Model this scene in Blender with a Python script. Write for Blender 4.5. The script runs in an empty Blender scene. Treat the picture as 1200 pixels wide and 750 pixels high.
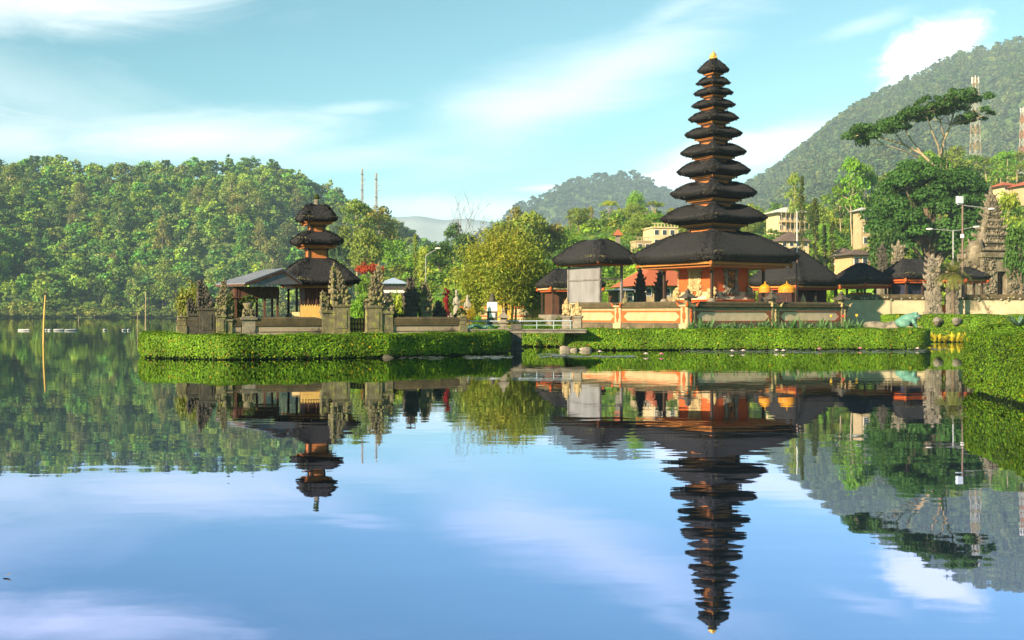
import bpy, math, random
import numpy as np
from mathutils import Vector, Matrix

SC = bpy.context.scene
COL = SC.collection
R = math.radians
F, HOR, CX, H = 1300.0, 368.0, 600.0, 2.0     # focal length and horizon measured on the photograph, eye height in metres

# ------------------------------------------------------------------ camera
cam = bpy.data.cameras.new("camera")
cam.sensor_width = 36.0
cam.lens = 36.0 * F / 1200.0
cam.shift_y = -(375.0 - HOR) / 1200.0
cam.clip_start, cam.clip_end = 0.1, 20000.0
camo = bpy.data.objects.new("camera", cam)
COL.objects.link(camo)
camo.location = (0, 0, H)
camo.rotation_euler = (R(90), 0, 0)
SC.camera = camo

# ------------------------------------------------------------------ sky and sun
SUN_EL, SUN_LEFT = 22.0, 46.0                  # degrees above the horizon, degrees left of "straight behind the camera"
sun_dir = Vector((-math.sin(R(SUN_LEFT)) * math.cos(R(SUN_EL)), -math.cos(R(SUN_LEFT)) * math.cos(R(SUN_EL)), math.sin(R(SUN_EL))))
sl = bpy.data.lights.new("sun", 'SUN')
sl.energy = 5.0
sl.angle = R(0.53)
sl.color = (1.0, 0.79, 0.53)
suno = bpy.data.objects.new("sun", sl)
COL.objects.link(suno)
suno.rotation_euler = sun_dir.to_track_quat('Z', 'Y').to_euler()
suno.location = (-60, -30, 60)

W = bpy.data.worlds.new("World")
SC.world = W
W.use_nodes = True
nt = W.node_tree
nt.nodes.clear()


def nd(t, typ, **kw):
    n = t.nodes.new(typ)
    for k, v in kw.items():
        setattr(n, k, v)
    return n


def math_n(t, op, a, b=None, c=None, clamp=False):
    n = nd(t, 'ShaderNodeMath', operation=op, use_clamp=clamp)
    for i, x in enumerate((a, b, c)):
        if x is None:
            continue
        if isinstance(x, (int, float)):
            n.inputs[i].default_value = x
        else:
            t.links.new(x, n.inputs[i])
    return n.outputs[0]


def mix_n(t, fac, a, b, blend='MIX'):
    n = nd(t, 'ShaderNodeMix', data_type='RGBA', blend_type=blend)
    for s, x in ((n.inputs[0], fac), (n.inputs[6], a), (n.inputs[7], b)):
        if isinstance(x, (int, float)):
            s.default_value = x
        elif isinstance(x, tuple):
            s.default_value = (x[0], x[1], x[2], 1)
        else:
            t.links.new(x, s)
    return n.outputs[2]


def build_sky():
    t = nt
    sky = nd(t, 'ShaderNodeTexSky', sky_type='NISHITA')
    sky.sun_disc = False
    sky.sun_elevation = R(SUN_EL)
    sky.sun_rotation = math.atan2(sun_dir.x, sun_dir.y)
    sky.altitude = 1200
    sky.air_density = 1.0
    sky.dust_density = 0.6
    sky.ozone_density = 2.0
    tc = nd(t, 'ShaderNodeTexCoord')
    sep = nd(t, 'ShaderNodeSeparateXYZ')
    t.links.new(tc.outputs['Generated'], sep.inputs[0])
    x, y, z = sep.outputs
    az = math_n(t, 'ARCTAN2', x, y)
    el = math_n(t, 'ARCSINE', z)
    comb = nd(t, 'ShaderNodeCombineXYZ')
    t.links.new(math_n(t, 'MULTIPLY', az, 1.0), comb.inputs[0])
    t.links.new(math_n(t, 'MULTIPLY', el, 2.2), comb.inputs[1])

    def noise(scale, detail, rough, rot=0.0, dist=0.0, sx=1.0):
        mp = nd(t, 'ShaderNodeMapping')
        mp.inputs['Rotation'].default_value[2] = rot
        mp.inputs['Scale'].default_value = (sx, 1, 1)
        t.links.new(comb.outputs[0], mp.inputs[0])
        n = nd(t, 'ShaderNodeTexNoise')
        n.inputs['Scale'].default_value = scale
        n.inputs['Detail'].default_value = detail
        n.inputs['Roughness'].default_value = rough
        n.inputs['Distortion'].default_value = dist
        t.links.new(mp.outputs[0], n.inputs['Vector'])
        return n.outputs['Fac']
    nf = noise(13.0, 9, 0.64, 0.0, 0.5)
    nw = noise(10.0, 9, 0.64, -0.5, 0.9, 0.5)
    total = None
    # (px, py, radius x, radius y, tilt in degrees, strength, softness, wispy)
    clouds = [(690, 95, 190, 34, 24, .55, 1.4, 1), (610, 130, 110, 40, 20, .58, 1.5, 1), (210, 162, 180, 26, 4, .75, 1.3, 1), (20, 6, 190, 28, 6, .8, 1.1, 1),
              (1090, 62, 60, 30, 28, 1.0, .6, 0), (1060, 92, 34, 16, 30, .8, .6, 0), (900, 170, 120, 22, 10, .75, .9, 1), (780, 212, 60, 14, 8, .9, .7, 0),
              (540, 246, 130, 16, 0, .5, .9, 1), (650, 220, 50, 5, 2, .6, .8, 1), (20, 105, 220, 40, -14, .32, 1.2, 1), (20, 160, 90, 30, 0, .55, 1.1, 1),
              (1010, 30, 50, 9, 12, .3, 1, 1), (790, 14, 90, 16, 25, .3, 1, 1), (410, 128, 60, 7, 6, .3, 1, 0), (430, 180, 190, 18, 8, .35, 1.2, 1),
              (-300, 120, 260, 60, 5, .8, 1, 1), (1500, 110, 220, 50, 8, .7, 1, 1), (150, -250, 420, 60, 14, .45, 1.3, 1), (900, -260, 420, 50, 20, .4, 1.3, 1)]
    for px, py, rx, ry, tilt, st, soft, wisp in clouds:
        u0 = math.atan((px - CX) / F)
        v0 = math.atan((HOR - py) / F * math.cos(u0))
        a = R(tilt)
        du = math_n(t, 'SUBTRACT', az, u0)
        dv = math_n(t, 'SUBTRACT', el, v0)
        p = math_n(t, 'ADD', math_n(t, 'MULTIPLY', du, math.cos(a) * F / rx), math_n(t, 'MULTIPLY', dv, math.sin(a) * F / rx))
        q = math_n(t, 'ADD', math_n(t, 'MULTIPLY', du, -math.sin(a) * F / ry), math_n(t, 'MULTIPLY', dv, math.cos(a) * F / ry))
        d = math_n(t, 'SQRT', math_n(t, 'ADD', math_n(t, 'MULTIPLY', p, p), math_n(t, 'MULTIPLY', q, q)))
        nz = nw if wisp else nf
        d2 = math_n(t, 'ADD', d, math_n(t, 'MULTIPLY', math_n(t, 'SUBTRACT', nz, 0.5), 2.3 if wisp else 2.2))
        mr = nd(t, 'ShaderNodeMapRange', interpolation_type='SMOOTHSTEP')
        t.links.new(d2, mr.inputs[0])
        mr.inputs[1].default_value = 1.0 + soft * .55
        mr.inputs[2].default_value = 1.0 - soft
        mr.inputs[3].default_value = 0.0
        mr.inputs[4].default_value = st
        m = mr.outputs[0]
        total = m if total is None else math_n(t, 'MAXIMUM', total, m)
    cmask = math_n(t, 'MULTIPLY', total, math_n(t, 'GREATER_THAN', z, 0.0))
    # the sky of the photograph leans to turquoise
    base = mix_n(t, 1.0, sky.outputs[0], SKY_TINT, 'MULTIPLY')
    col = mix_n(t, cmask, base, CLOUD_COL)
    bg = nd(t, 'ShaderNodeBackground')
    bg.inputs['Strength'].default_value = SKY_STRENGTH
    t.links.new(col, bg.inputs['Color'])
    out = nd(t, 'ShaderNodeOutputWorld')
    t.links.new(bg.outputs[0], out.inputs['Surface'])


SKY_STRENGTH = 0.062
SKY_TINT = (0.80, 1.22, 0.96)
CLOUD_COL = (9.4, 9.7, 9.6)
build_sky()
SC.view_settings.view_transform = 'Standard'
SC.view_settings.look = 'None'
SC.view_settings.exposure = 1.45
SC.view_settings.gamma = 1.0
SC.view_settings.use_curve_mapping = False
cy = SC.cycles
cy.max_bounces, cy.diffuse_bounces, cy.glossy_bounces = 6, 3, 3
cy.transmission_bounces, cy.transparent_max_bounces, cy.volume_bounces = 2, 6, 0
cy.sample_clamp_indirect = 4.0
cy.caustics_reflective = False
cy.caustics_refractive = False


# ------------------------------------------------------------------ small helpers
def X(px, D):
    return (px - CX) / F * D


def Zp(py, D):
    return H + (HOR - py) / F * D


def at(px, D, z=0.0):
    return Vector((X(px, D), D, z))


def prop(o, label=None, cat=None, group=None, kind=None):
    if label:
        o['label'] = label
    if cat:
        o['category'] = cat
    if group:
        o['group'] = group
    if kind:
        o['kind'] = kind
    return o


def thing(name, label, cat, loc=(0, 0, 0), rz=0.0, group=None):
    o = bpy.data.objects.new(name, None)
    COL.objects.link(o)
    o.location = loc
    o.rotation_euler = (0, 0, rz)
    o.empty_display_size = 0.3
    return prop(o, label, cat, group)


def dup(root, loc=None, rz=None, label=None, group=None, scale=None):
    r = root.copy()
    COL.objects.link(r)
    if loc is not None:
        r.location = loc
    if rz is not None:
        r.rotation_euler = (0, 0, rz)
    if label:
        r['label'] = label
    if group:
        r['group'] = group
    if scale:
        r.scale = scale
    for ch in list(root.children):
        c = ch.copy()
        COL.objects.link(c)
        c.parent = r
        for g in list(ch.children):
            d = g.copy()
            COL.objects.link(d)
            d.parent = c
    return r


def link_mesh(name, me, parent=None, loc=(0, 0, 0), rz=0.0):
    o = bpy.data.objects.new(name, me)
    COL.objects.link(o)
    o.location = loc
    o.rotation_euler = (0, 0, rz)
    if parent is not None:
        o.parent = parent
    return o


def np_mesh(name, V, Fc, mats, col=None, smooth=False, mi=None):
    """mesh from numpy arrays, all faces with the same number of corners"""
    V = np.asarray(V, np.float32)
    Fc = np.asarray(Fc, np.int32)
    me = bpy.data.meshes.new(name)
    k = Fc.shape[1]
    me.vertices.add(len(V))
    me.vertices.foreach_set('co', V.ravel())
    me.loops.add(Fc.size)
    me.loops.foreach_set('vertex_index', Fc.ravel())
    me.polygons.add(len(Fc))
    me.polygons.foreach_set('loop_start', np.arange(0, Fc.size, k, dtype=np.int32))
    me.polygons.foreach_set('use_smooth', np.full(len(Fc), smooth, bool))
    if not isinstance(mats, (list, tuple)):
        mats = [mats]
    for m in mats:
        me.materials.append(m)
    if mi is not None:
        me.polygons.foreach_set('material_index', np.asarray(mi, np.int32))
    if col is not None:
        a = me.attributes.new('Col', 'FLOAT_COLOR', 'FACE')
        c4 = np.ones((len(Fc), 4), np.float32)
        c4[:, :3] = col
        a.data.foreach_set('color', c4.ravel())
    me.update(calc_edges=True)
    me.validate()
    return me


class MB:
    """collects shapes into one mesh"""

    def __init__(self):
        self.v, self.f, self.m, self.s = [], [], [], []

    def add(self, vs, fs, m=0, smooth=False):
        o = len(self.v)
        self.v.extend([tuple(p) for p in vs])
        for f in fs:
            self.f.append([i + o for i in f])
            self.m.append(m)
            self.s.append(smooth)
        return self

    def box(self, cx, cy, z0, sx, sy, sz, rz=0.0, m=0, taper=1.0, ox=0.0, oy=0.0):
        vs = []
        c, s = math.cos(rz), math.sin(rz)
        for k, (zz, tp) in enumerate(((z0, 1.0), (z0 + sz, taper))):
            for ax, ay in ((-1, -1), (1, -1), (1, 1), (-1, 1)):
                lx, ly = ax * sx / 2 * tp + (ox if k else 0), ay * sy / 2 * tp + (oy if k else 0)
                vs.append((cx + lx * c - ly * s, cy + lx * s + ly * c, zz))
        return self.add(vs, [(3, 2, 1, 0), (4, 5, 6, 7), (0, 1, 5, 4), (1, 2, 6, 5), (2, 3, 7, 6), (3, 0, 4, 7)], m)

    def tube(self, p0, p1, r0, r1=None, n=8, m=0, smooth=True, caps=True):
        r1 = r0 if r1 is None else r1
        p0, p1 = Vector(p0), Vector(p1)
        d = (p1 - p0)
        if d.length < 1e-6:
            return self
        q = d.to_track_quat('Z', 'Y')
        vs = []
        for p, r in ((p0, r0), (p1, r1)):
            for i in range(n):
                a = 2 * math.pi * i / n
                vs.append(p + q @ Vector((r * math.cos(a), r * math.sin(a), 0)))
        self.add(vs, [(i, (i + 1) % n, n + (i + 1) % n, n + i) for i in range(n)], m, smooth)
        if caps:
            self.add(vs, [tuple(range(n - 1, -1, -1)), tuple(range(n, 2 * n))], m)
        return self

    def path(self, pts, rad, n=7, m=0):
        for i in range(len(pts) - 1):
            self.tube(pts[i], pts[i + 1], rad[i], rad[i + 1], n, m, True, i == 0 or i == len(pts) - 2)
        return self

    def lathe(self, prof, n=12, c=(0, 0, 0), m=0, smooth=True, rot=0.0, sx=1.0, sy=1.0):
        vs, fs = [], []
        for r, z in prof:
            for i in range(n):
                a = 2 * math.pi * i / n + rot
                vs.append((c[0] + r * math.cos(a) * sx, c[1] + r * math.sin(a) * sy, c[2] + z))
        for k in range(len(prof) - 1):
            for i in range(n):
                j = (i + 1) % n
                fs.append((k * n + i, k * n + j, (k + 1) * n + j, (k + 1) * n + i))
        fs.append(tuple(range(n - 1, -1, -1)))
        fs.append(tuple((len(prof) - 1) * n + i for i in range(n)))
        return self.add(vs, fs, m, smooth)

    def sq(self, prof, c=(0, 0, 0), m=0, sx=1.0, sy=1.0):
        """square stacked profile: (half width, z)"""
        return self.lathe([(r * math.sqrt(2), z) for r, z in prof], 4, c, m, False, math.pi / 4, sx, sy)

    def blob(self, c, r, seed=0, n=10, k=6, amp=0.18, m=0, smooth=True):
        rg = random.Random(seed)
        ph = [rg.uniform(0, 6.28) for _ in range(6)]
        vs, fs = [], []
        for j in range(k + 1):
            th = math.pi * j / k
            for i in range(n):
                a = 2 * math.pi * i / n
                d = Vector((math.sin(th) * math.cos(a), math.sin(th) * math.sin(a), math.cos(th)))
                w = 1 + amp * (math.sin(5 * d.x + ph[0]) + math.sin(6 * d.y + ph[1]) + math.sin(5 * d.z + ph[2])) / 2
                vs.append((c[0] + d.x * r[0] * w, c[1] + d.y * r[1] * w, c[2] + d.z * r[2] * w))
        for j in range(k):
            for i in range(n):
                fs.append((j * n + i, (j + 1) * n + i, (j + 1) * n + (i + 1) % n, j * n + (i + 1) % n))
        return self.add(vs, fs, m, smooth)

    def poly(self, pts, h0, h1, m=0):
        """vertical prism over an outline in xy"""
        n = len(pts)
        vs = [(p[0], p[1], h0) for p in pts] + [(p[0], p[1], h1) for p in pts]
        return self.add(vs, [tuple(range(n - 1, -1, -1)), tuple(range(n, 2 * n))] + [(i, (i + 1) % n, n + (i + 1) % n, n + i) for i in range(n)], m)

    def slab(self, pts, d, m=0):
        """a plate through the 3D points, thickened by the vector d"""
        n = len(pts)
        d = Vector(d)
        vs = [Vector(p) for p in pts] + [Vector(p) + d for p in pts]
        return self.add(vs, [tuple(range(n - 1, -1, -1)), tuple(range(n, 2 * n))] + [(i, (i + 1) % n, n + (i + 1) % n, n + i) for i in range(n)], m)

    def mesh(self, name, mats):
        me = bpy.data.meshes.new(name)
        me.from_pydata(self.v, [], self.f)
        if not isinstance(mats, (list, tuple)):
            mats = [mats]
        for mm in mats:
            me.materials.append(mm)
        me.polygons.foreach_set('material_index', self.m)
        me.polygons.foreach_set('use_smooth', self.s)
        me.update()
        import bmesh
        bm = bmesh.new()
        bm.from_mesh(me)
        bmesh.ops.recalc_face_normals(bm, faces=bm.faces)
        bm.to_mesh(me)
        bm.free()
        return me

    def build(self, name, mats, parent=None, loc=(0, 0, 0), rz=0.0, bevel=0.0):
        o = link_mesh(name, self.mesh(name, mats), parent, loc, rz)
        if bevel:
            b = o.modifiers.new('bevel', 'BEVEL')
            b.width = bevel
            b.segments = 2
            b.limit_method = 'ANGLE'
        return o


# ------------------------------------------------------------------ materials
def new_mat(name):
    m = bpy.data.materials.new(name)
    m.use_nodes = True
    m.node_tree.nodes.clear()
    return m, m.node_tree


def mat(name, c1, c2=None, scale=3.0, rough=0.8, bump=0.0, bscale=25.0, metallic=0.0, spots=None, sscale=2.0, sthr=0.58, stretch=(1, 1, 1), spec=0.3):
    m, t = new_mat(name)
    tc = nd(t, 'ShaderNodeTexCoord')
    mp = nd(t, 'ShaderNodeMapping')
    mp.inputs['Scale'].default_value = stretch
    t.links.new(tc.outputs['Object'], mp.inputs[0])

    def noise(s, det=6, r=0.6):
        n = nd(t, 'ShaderNodeTexNoise')
        n.inputs['Scale'].default_value = s
        n.inputs['Detail'].default_value = det
        n.inputs['Roughness'].default_value = r
        t.links.new(mp.outputs[0], n.inputs['Vector'])
        return n.outputs['Fac']
    p = nd(t, 'ShaderNodeBsdfPrincipled')
    p.inputs['Roughness'].default_value = rough
    p.inputs['Metallic'].default_value = metallic
    p.inputs['Specular IOR Level'].default_value = spec
    col = (c1[0], c1[1], c1[2], 1)
    p.inputs['Base Color'].default_value = col
    if c2 is not None:
        mr = nd(t, 'ShaderNodeMapRange')
        t.links.new(noise(scale), mr.inputs[0])
        mr.inputs[1].default_value, mr.inputs[2].default_value = 0.35, 0.65
        c = mix_n(t, mr.outputs[0], c1, c2)
        if spots is not None:
            sr = nd(t, 'ShaderNodeMapRange')
            t.links.new(noise(sscale, 8, 0.7), sr.inputs[0])
            sr.inputs[1].default_value, sr.inputs[2].default_value = sthr, sthr + 0.07
            c = mix_n(t, sr.outputs[0], c, spots)
        t.links.new(c, p.inputs['Base Color'])
    if bump:
        b = nd(t, 'ShaderNodeBump')
        b.inputs['Strength'].default_value = bump
        b.inputs['Distance'].default_value = 0.05
        t.links.new(noise(bscale, 5, 0.65), b.inputs['Height'])
        t.links.new(b.outputs[0], p.inputs['Normal'])
    o = nd(t, 'ShaderNodeOutputMaterial')
    t.links.new(p.outputs[0], o.inputs[0])
    return m


def leaf_mat(name, trans=0.3, gain=1.0):
    """foliage: colour of each leaf from the mesh, tint of each plant from its object colour"""
    m, t = new_mat(name)
    a = nd(t, 'ShaderNodeAttribute', attribute_name='Col')
    oi = nd(t, 'ShaderNodeObjectInfo')
    c = mix_n(t, 1.0, a.outputs['Color'], oi.outputs['Color'], 'MULTIPLY')
    p = nd(t, 'ShaderNodeBsdfPrincipled')
    p.inputs['Roughness'].default_value = 0.55
    p.inputs['Specular IOR Level'].default_value = 0.15
    t.links.new(c, p.inputs['Base Color'])
    tr = nd(t, 'ShaderNodeBsdfTranslucent')
    t.links.new(mix_n(t, 1.0, c, (1.25, 1.15, 0.5), 'MULTIPLY'), tr.inputs['Color'])
    mx = nd(t, 'ShaderNodeMixShader')
    mx.inputs[0].default_value = trans
    t.links.new(p.outputs[0], mx.inputs[1])
    t.links.new(tr.outputs[0], mx.inputs[2])
    o = nd(t, 'ShaderNodeOutputMaterial')
    t.links.new(mx.outputs[0], o.inputs[0])
    return m


LEAF = leaf_mat("leaf")
BARK = mat("bark", (.16, .12, .08), (.09, .07, .05), 4, .9, .5, 14)
BARK_PALE = mat("pale bark", (.42, .34, .22), (.25, .19, .11), 2, .9, .4, 10)
GRASS = mat("grass", (.07, .16, .02), (.10, .19, .03), .8, .9, .4, 9)
LAWN = mat("lawn", (.13, .30, .03), (.09, .24, .02), .5, .9, .4, 20)
EARTH = mat("earth", (.05, .075, .02), (.10, .11, .035), .05, .95, .3, 2)
WOODS = mat("wooded ground", (.06, .11, .02), (.09, .14, .03), .03, .95, .3, 1)
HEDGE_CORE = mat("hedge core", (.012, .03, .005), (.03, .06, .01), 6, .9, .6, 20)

# ------------------------------------------------------------------ foliage building
def unit(a):
    return a / np.maximum(np.linalg.norm(a, axis=1, keepdims=True), 1e-9)


def leaf_quads(P, N, size, rng, aspect=1.5):
    n = len(P)
    N = unit(N)
    r = unit(rng.normal(size=(n, 3)))
    T = unit(np.cross(N, r))
    B = np.cross(N, T)
    s = np.asarray(size).reshape(-1, 1) * np.ones((n, 1))
    V = np.empty((n, 4, 3))
    V[:, 0] = P - T * s * .5 * aspect
    V[:, 1] = P + B * s * .5
    V[:, 2] = P + T * s * .5 * aspect
    V[:, 3] = P - B * s * .5
    return V.reshape(-1, 3), np.arange(4 * n).reshape(-1, 4)


def sphere_dirs(rng, n, zmin=-1.0):
    z = rng.uniform(zmin, 1, n)
    a = rng.uniform(0, 2 * np.pi, n)
    s = np.sqrt(1 - z * z)
    return np.stack([s * np.cos(a), s * np.sin(a), z], 1)


def crown_data(seed, kind, nleaf, leaf, nclump):
    """leaves of a tree of height 1; returns vertices, faces, colours relative to 1, clump centres"""
    rng = np.random.default_rng(seed)
    if kind == 'round':
        d = sphere_dirs(rng, nclump, -.75)
        rr = rng.uniform(.55, 1.0, (nclump, 1))
        C = np.array([0, 0, .62]) + d * rr * np.array([.30, .30, .30])
        rc = rng.uniform(.09, .15, nclump)
    elif kind == 'tall':
        k = nclump
        z = rng.uniform(.5, .96, k)
        w = .06 + .17 * np.sin((z - .42) / .58 * np.pi)
        a = rng.uniform(0, 6.28, k)
        rr = rng.uniform(.4, 1, k)
        C = np.stack([np.cos(a) * w * rr, np.sin(a) * w * rr, z], 1)
        rc = rng.uniform(.055, .095, k)
    elif kind == 'cone':
        z = rng.uniform(.12, .97, nclump) ** 1.0
        w = .25 * (1 - z) + .02
        a = rng.uniform(0, 6.28, nclump)
        C = np.stack([np.cos(a) * w, np.sin(a) * w, z], 1)
        rc = .045 + .07 * (1 - z)
    elif kind == 'cypress':
        z = rng.uniform(.04, .98, nclump)
        w = .075 * np.minimum(1, (1 - z) * 3.2) * (.8 + .2 * np.sin(z * 9))
        a = rng.uniform(0, 6.28, nclump)
        C = np.stack([np.cos(a) * w * .7, np.sin(a) * w * .7, z], 1)
        rc = rng.uniform(.022, .036, nclump)
    elif kind == 'flat':
        a = rng.uniform(0, 6.28, nclump)
        r0 = np.sqrt(rng.uniform(0, 1, nclump)) * .5
        C = np.stack([np.cos(a) * r0, np.sin(a) * r0, .86 - .25 * r0 ** 2 + rng.normal(0, .025, nclump)], 1)
        rc = rng.uniform(.07, .11, nclump)
    else:                                           # bush
        d = sphere_dirs(rng, nclump, -.1)
        C = np.array([0, 0, .3]) + d * rng.uniform(.4, 1, (nclump, 1)) * np.array([.5, .5, .5])
        rc = rng.uniform(.16, .26, nclump)
    per = np.maximum(3, (nleaf * rc ** 2 / np.sum(rc ** 2)).astype(int))
    idx = np.repeat(np.arange(nclump), per)
    n = len(idx)
    d = sphere_dirs(rng, n, -.55)
    flat = .6 if kind in ('flat',) else .8
    jit = rng.uniform(.6, 1.12, (n, 1))
    P = C[idx] + d * rc[idx][:, None] * jit * np.array([1, 1, flat])
    N = d + rng.normal(0, .55, (n, 3)) + np.array([0, 0, .25])
    sz = leaf * rng.uniform(.7, 1.3, n)
    V, Fq = leaf_quads(P, N, sz, rng)
    cl = rng.uniform(.72, 1.28, nclump)[idx]
    lf = rng.uniform(.8, 1.2, n)
    yel = rng.normal(0, .10, nclump)[idx]
    col = np.stack([cl * lf * (1 + yel), cl * lf, cl * lf * (1 - yel)], 1)
    return V, Fq, col, C, rc


def trunk_mb(seed, kind, C, r=.022):
    rg = random.Random(seed)
    b = MB()
    top = {'round': .5, 'tall': .85, 'cone': .9, 'cypress': .9, 'flat': .62, 'bush': .3}[kind]
    pts, rad = [], []
    for i in range(6):
        f = i / 5
        pts.append(Vector((rg.uniform(-1, 1) * .018 * (i > 0), rg.uniform(-1, 1) * .018 * (i > 0), top * f)))
        rad.append(r * (1.25 if i == 0 else 1) * (1 - .6 * f))
    b.path(pts, rad, 7)
    if kind in ('round', 'tall', 'flat', 'bush'):
        order = list(range(len(C)))
        rg.shuffle(order)
        for k in order[:min(len(C), 9)]:
            f = rg.uniform(.55, 1) if kind != 'tall' else min(.98, max(.4, (C[k][2] - .1) / top))
            i = min(4, int(f * 5))
            s = pts[i].lerp(pts[i + 1], f * 5 - i)
            e = Vector(C[k])
            mid = s.lerp(e, .5) + Vector((rg.uniform(-.02, .02), rg.uniform(-.02, .02), -.01))
            b.path([s, mid, e], [r * .42, r * .3, r * .12], 5)
    return b


PROTO = {}


def make_proto(key, kind, nvar, nleaf, leaf, nclump, tr=.022):
    """crown colour is left near 1 and tinted through the object colour"""
    out = []
    for i in range(nvar):
        V, Fq, c, C, rc = crown_data(hash(key) % 1000 if False else sum(map(ord, key)) * 7 + i, kind, nleaf, leaf, nclump)
        me = np_mesh(key + '_crown', V, Fq, LEAF, c)
        tm = trunk_mb(i + 5, kind, C, tr).mesh(key + '_trunk', BARK)
        out.append((me, tm))
    PROTO[key] = out


make_proto('broad', 'round', 3, 2600, .030, 60)
make_proto('tall', 'tall', 3, 1500, .026, 46, .016)
make_proto('cone', 'cone', 2, 1500, .026, 70, .018)
make_proto('cypress', 'cypress', 2, 2600, .014, 120, .012)
make_proto('bush', 'bush', 3, 3000, .042, 70, .03)
make_proto('flat', 'flat', 2, 1500, .03, 44, .018)
TREE_RNG = random.Random(77)


def tree(key, loc, height, width=None, tint=(.07, .13, .02), label='', cat='tree', group=None, name=None, bark=None):
    """one tree: an Empty with a trunk and a crown; width is the crown's breadth"""
    natural = {'broad': .84, 'tall': .5, 'cone': .52, 'cypress': .2, 'bush': 1.3, 'flat': 1.15}[key]
    w = width / natural if width else height
    me, tm = TREE_RNG.choice(PROTO[key])
    rt = thing(name or {'broad': 'broadleaf_tree', 'tall': 'tall_tree', 'cone': 'conifer_tree', 'cypress': 'cypress_tree', 'bush': 'shrub', 'flat': 'spreading_tree'}[key],
               label, cat, loc, TREE_RNG.uniform(0, 6.28), group)
    rt.scale = (w, w, height)
    t = link_mesh('trunk' if key != 'bush' else 'stem', tm, rt)
    if bark is not None:
        t.data = tm.copy()
        t.data.materials[0] = bark
    c = link_mesh('crown' if key != 'bush' else 'foliage', me, rt)
    v = TREE_RNG.uniform(.85, 1.15)
    c.color = (tint[0] * v, tint[1] * v, tint[2] * v, 1)
    return rt


def scatter(name, pts, heights, widths, tints, kinds, label, nleaf, leaf, nclump, seed=3, tall_trunks=True):
    """one far-off wood or thicket as a single object"""
    rng = np.random.default_rng(seed)
    protos = {}
    for k in set(kinds):
        protos[k] = [crown_data(seed * 31 + i, k, nleaf, leaf, nclump)[:3] for i in range(5)]
    Vs, Fs, Cs, off = [], [], [], 0
    for p, h, w, tn, k in zip(pts, heights, widths, tints, kinds):
        V, Fq, c = protos[k][rng.integers(5)]
        a = rng.uniform(0, 6.28)
        ca, sa = math.cos(a), math.sin(a)
        U = np.empty_like(V)
        U[:, 0] = (V[:, 0] * ca - V[:, 1] * sa) * w + p[0]
        U[:, 1] = (V[:, 0] * sa + V[:, 1] * ca) * w + p[1]
        U[:, 2] = V[:, 2] * h + p[2]
        Vs.append(U)
        Fs.append(Fq + off)
        Cs.append(c * np.asarray(tn))
        off += len(U)
        if k == 'tall' and tall_trunks:
            r = h * .012
            b = np.array([[math.cos(q) * r, math.sin(q) * r, 0] for q in (0, 1.57, 3.14, 4.71)])
            bot = b + np.asarray(p)
            topv = b * .4 + np.asarray(p) + np.array([0, 0, h * .8])
            Vs.append(np.concatenate([bot, topv]))
            Fs.append(np.array([[i, (i + 1) % 4, 4 + (i + 1) % 4, 4 + i] for i in range(4)]) + off)
            Cs.append(np.tile(np.array([[.22, .19, .13]]), (4, 1)))
            off += 8
    me = np_mesh(name, np.concatenate(Vs), np.concatenate(Fs), LEAF, np.concatenate(Cs))
    o = link_mesh(name, me)
    return prop(o, label, 'woodland', None, 'stuff')
# ------------------------------------------------------------------ the lake
def water_material():
    m, t = new_mat("lake water")
    tc = nd(t, 'ShaderNodeTexCoord')

    def noise(sx, sy, det):
        mp = nd(t, 'ShaderNodeMapping')
        mp.inputs['Scale'].default_value = (sx, sy, 1)
        t.links.new(tc.outputs['Object'], mp.inputs[0])
        n = nd(t, 'ShaderNodeTexNoise')
        n.inputs['Scale'].default_value = 1.0
        n.inputs['Detail'].default_value = det
        n.inputs['Roughness'].default_value = .5
        t.links.new(mp.outputs[0], n.inputs['Vector'])
        return n.outputs['Fac']
    patch = nd(t, 'ShaderNodeMapRange')
    t.links.new(noise(.05, .09, 2), patch.inputs[0])
    patch.inputs[1].default_value, patch.inputs[2].default_value = .35, .65
    patch.inputs[3].default_value, patch.inputs[4].default_value = .35, 1.3
    h = math_n(t, 'ADD', math_n(t, 'MULTIPLY', noise(.55, 1.1, 2), 1.0), math_n(t, 'MULTIPLY', noise(2.1, 4.2, 2), .09))
    h = math_n(t, 'MULTIPLY', h, patch.outputs[0])
    b = nd(t, 'ShaderNodeBump')
    b.inputs['Strength'].default_value = 1.0
    b.inputs['Distance'].default_value = WATER_BUMP
    t.links.new(h, b.inputs['Height'])
    g = nd(t, 'ShaderNodeBsdfGlossy')
    g.inputs['Roughness'].default_value = 0.012
    t.links.new(b.outputs[0], g.inputs['Normal'])
    d = nd(t, 'ShaderNodeBsdfDiffuse')
    d.inputs['Color'].default_value = (.012, .03, .03, 1)
    lw = nd(t, 'ShaderNodeFresnel')
    lw.inputs['IOR'].default_value = 1.33
    mr = nd(t, 'ShaderNodeMapRange')
    t.links.new(lw.outputs[0], mr.inputs[0])
    mr.inputs[1].default_value, mr.inputs[2].default_value = 0.0, .5
    mr.inputs[3].default_value, mr.inputs[4].default_value = .72, 1.0
    cr = nd(t, 'ShaderNodeMapRange')
    t.links.new(lw.outputs[0], cr.inputs[0])
    cr.inputs[1].default_value, cr.inputs[2].default_value = .3, .8
    t.links.new(mix_n(t, cr.outputs[0], WATER_TINT, WATER_FAR), g.inputs['Color'])
    mx = nd(t, 'ShaderNodeMixShader')
    t.links.new(mr.outputs[0], mx.inputs[0])
    t.links.new(d.outputs[0], mx.inputs[1])
    t.links.new(g.outputs[0], mx.inputs[2])
    o = nd(t, 'ShaderNodeOutputMaterial')
    t.links.new(mx.outputs[0], o.inputs[0])
    return m


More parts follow.
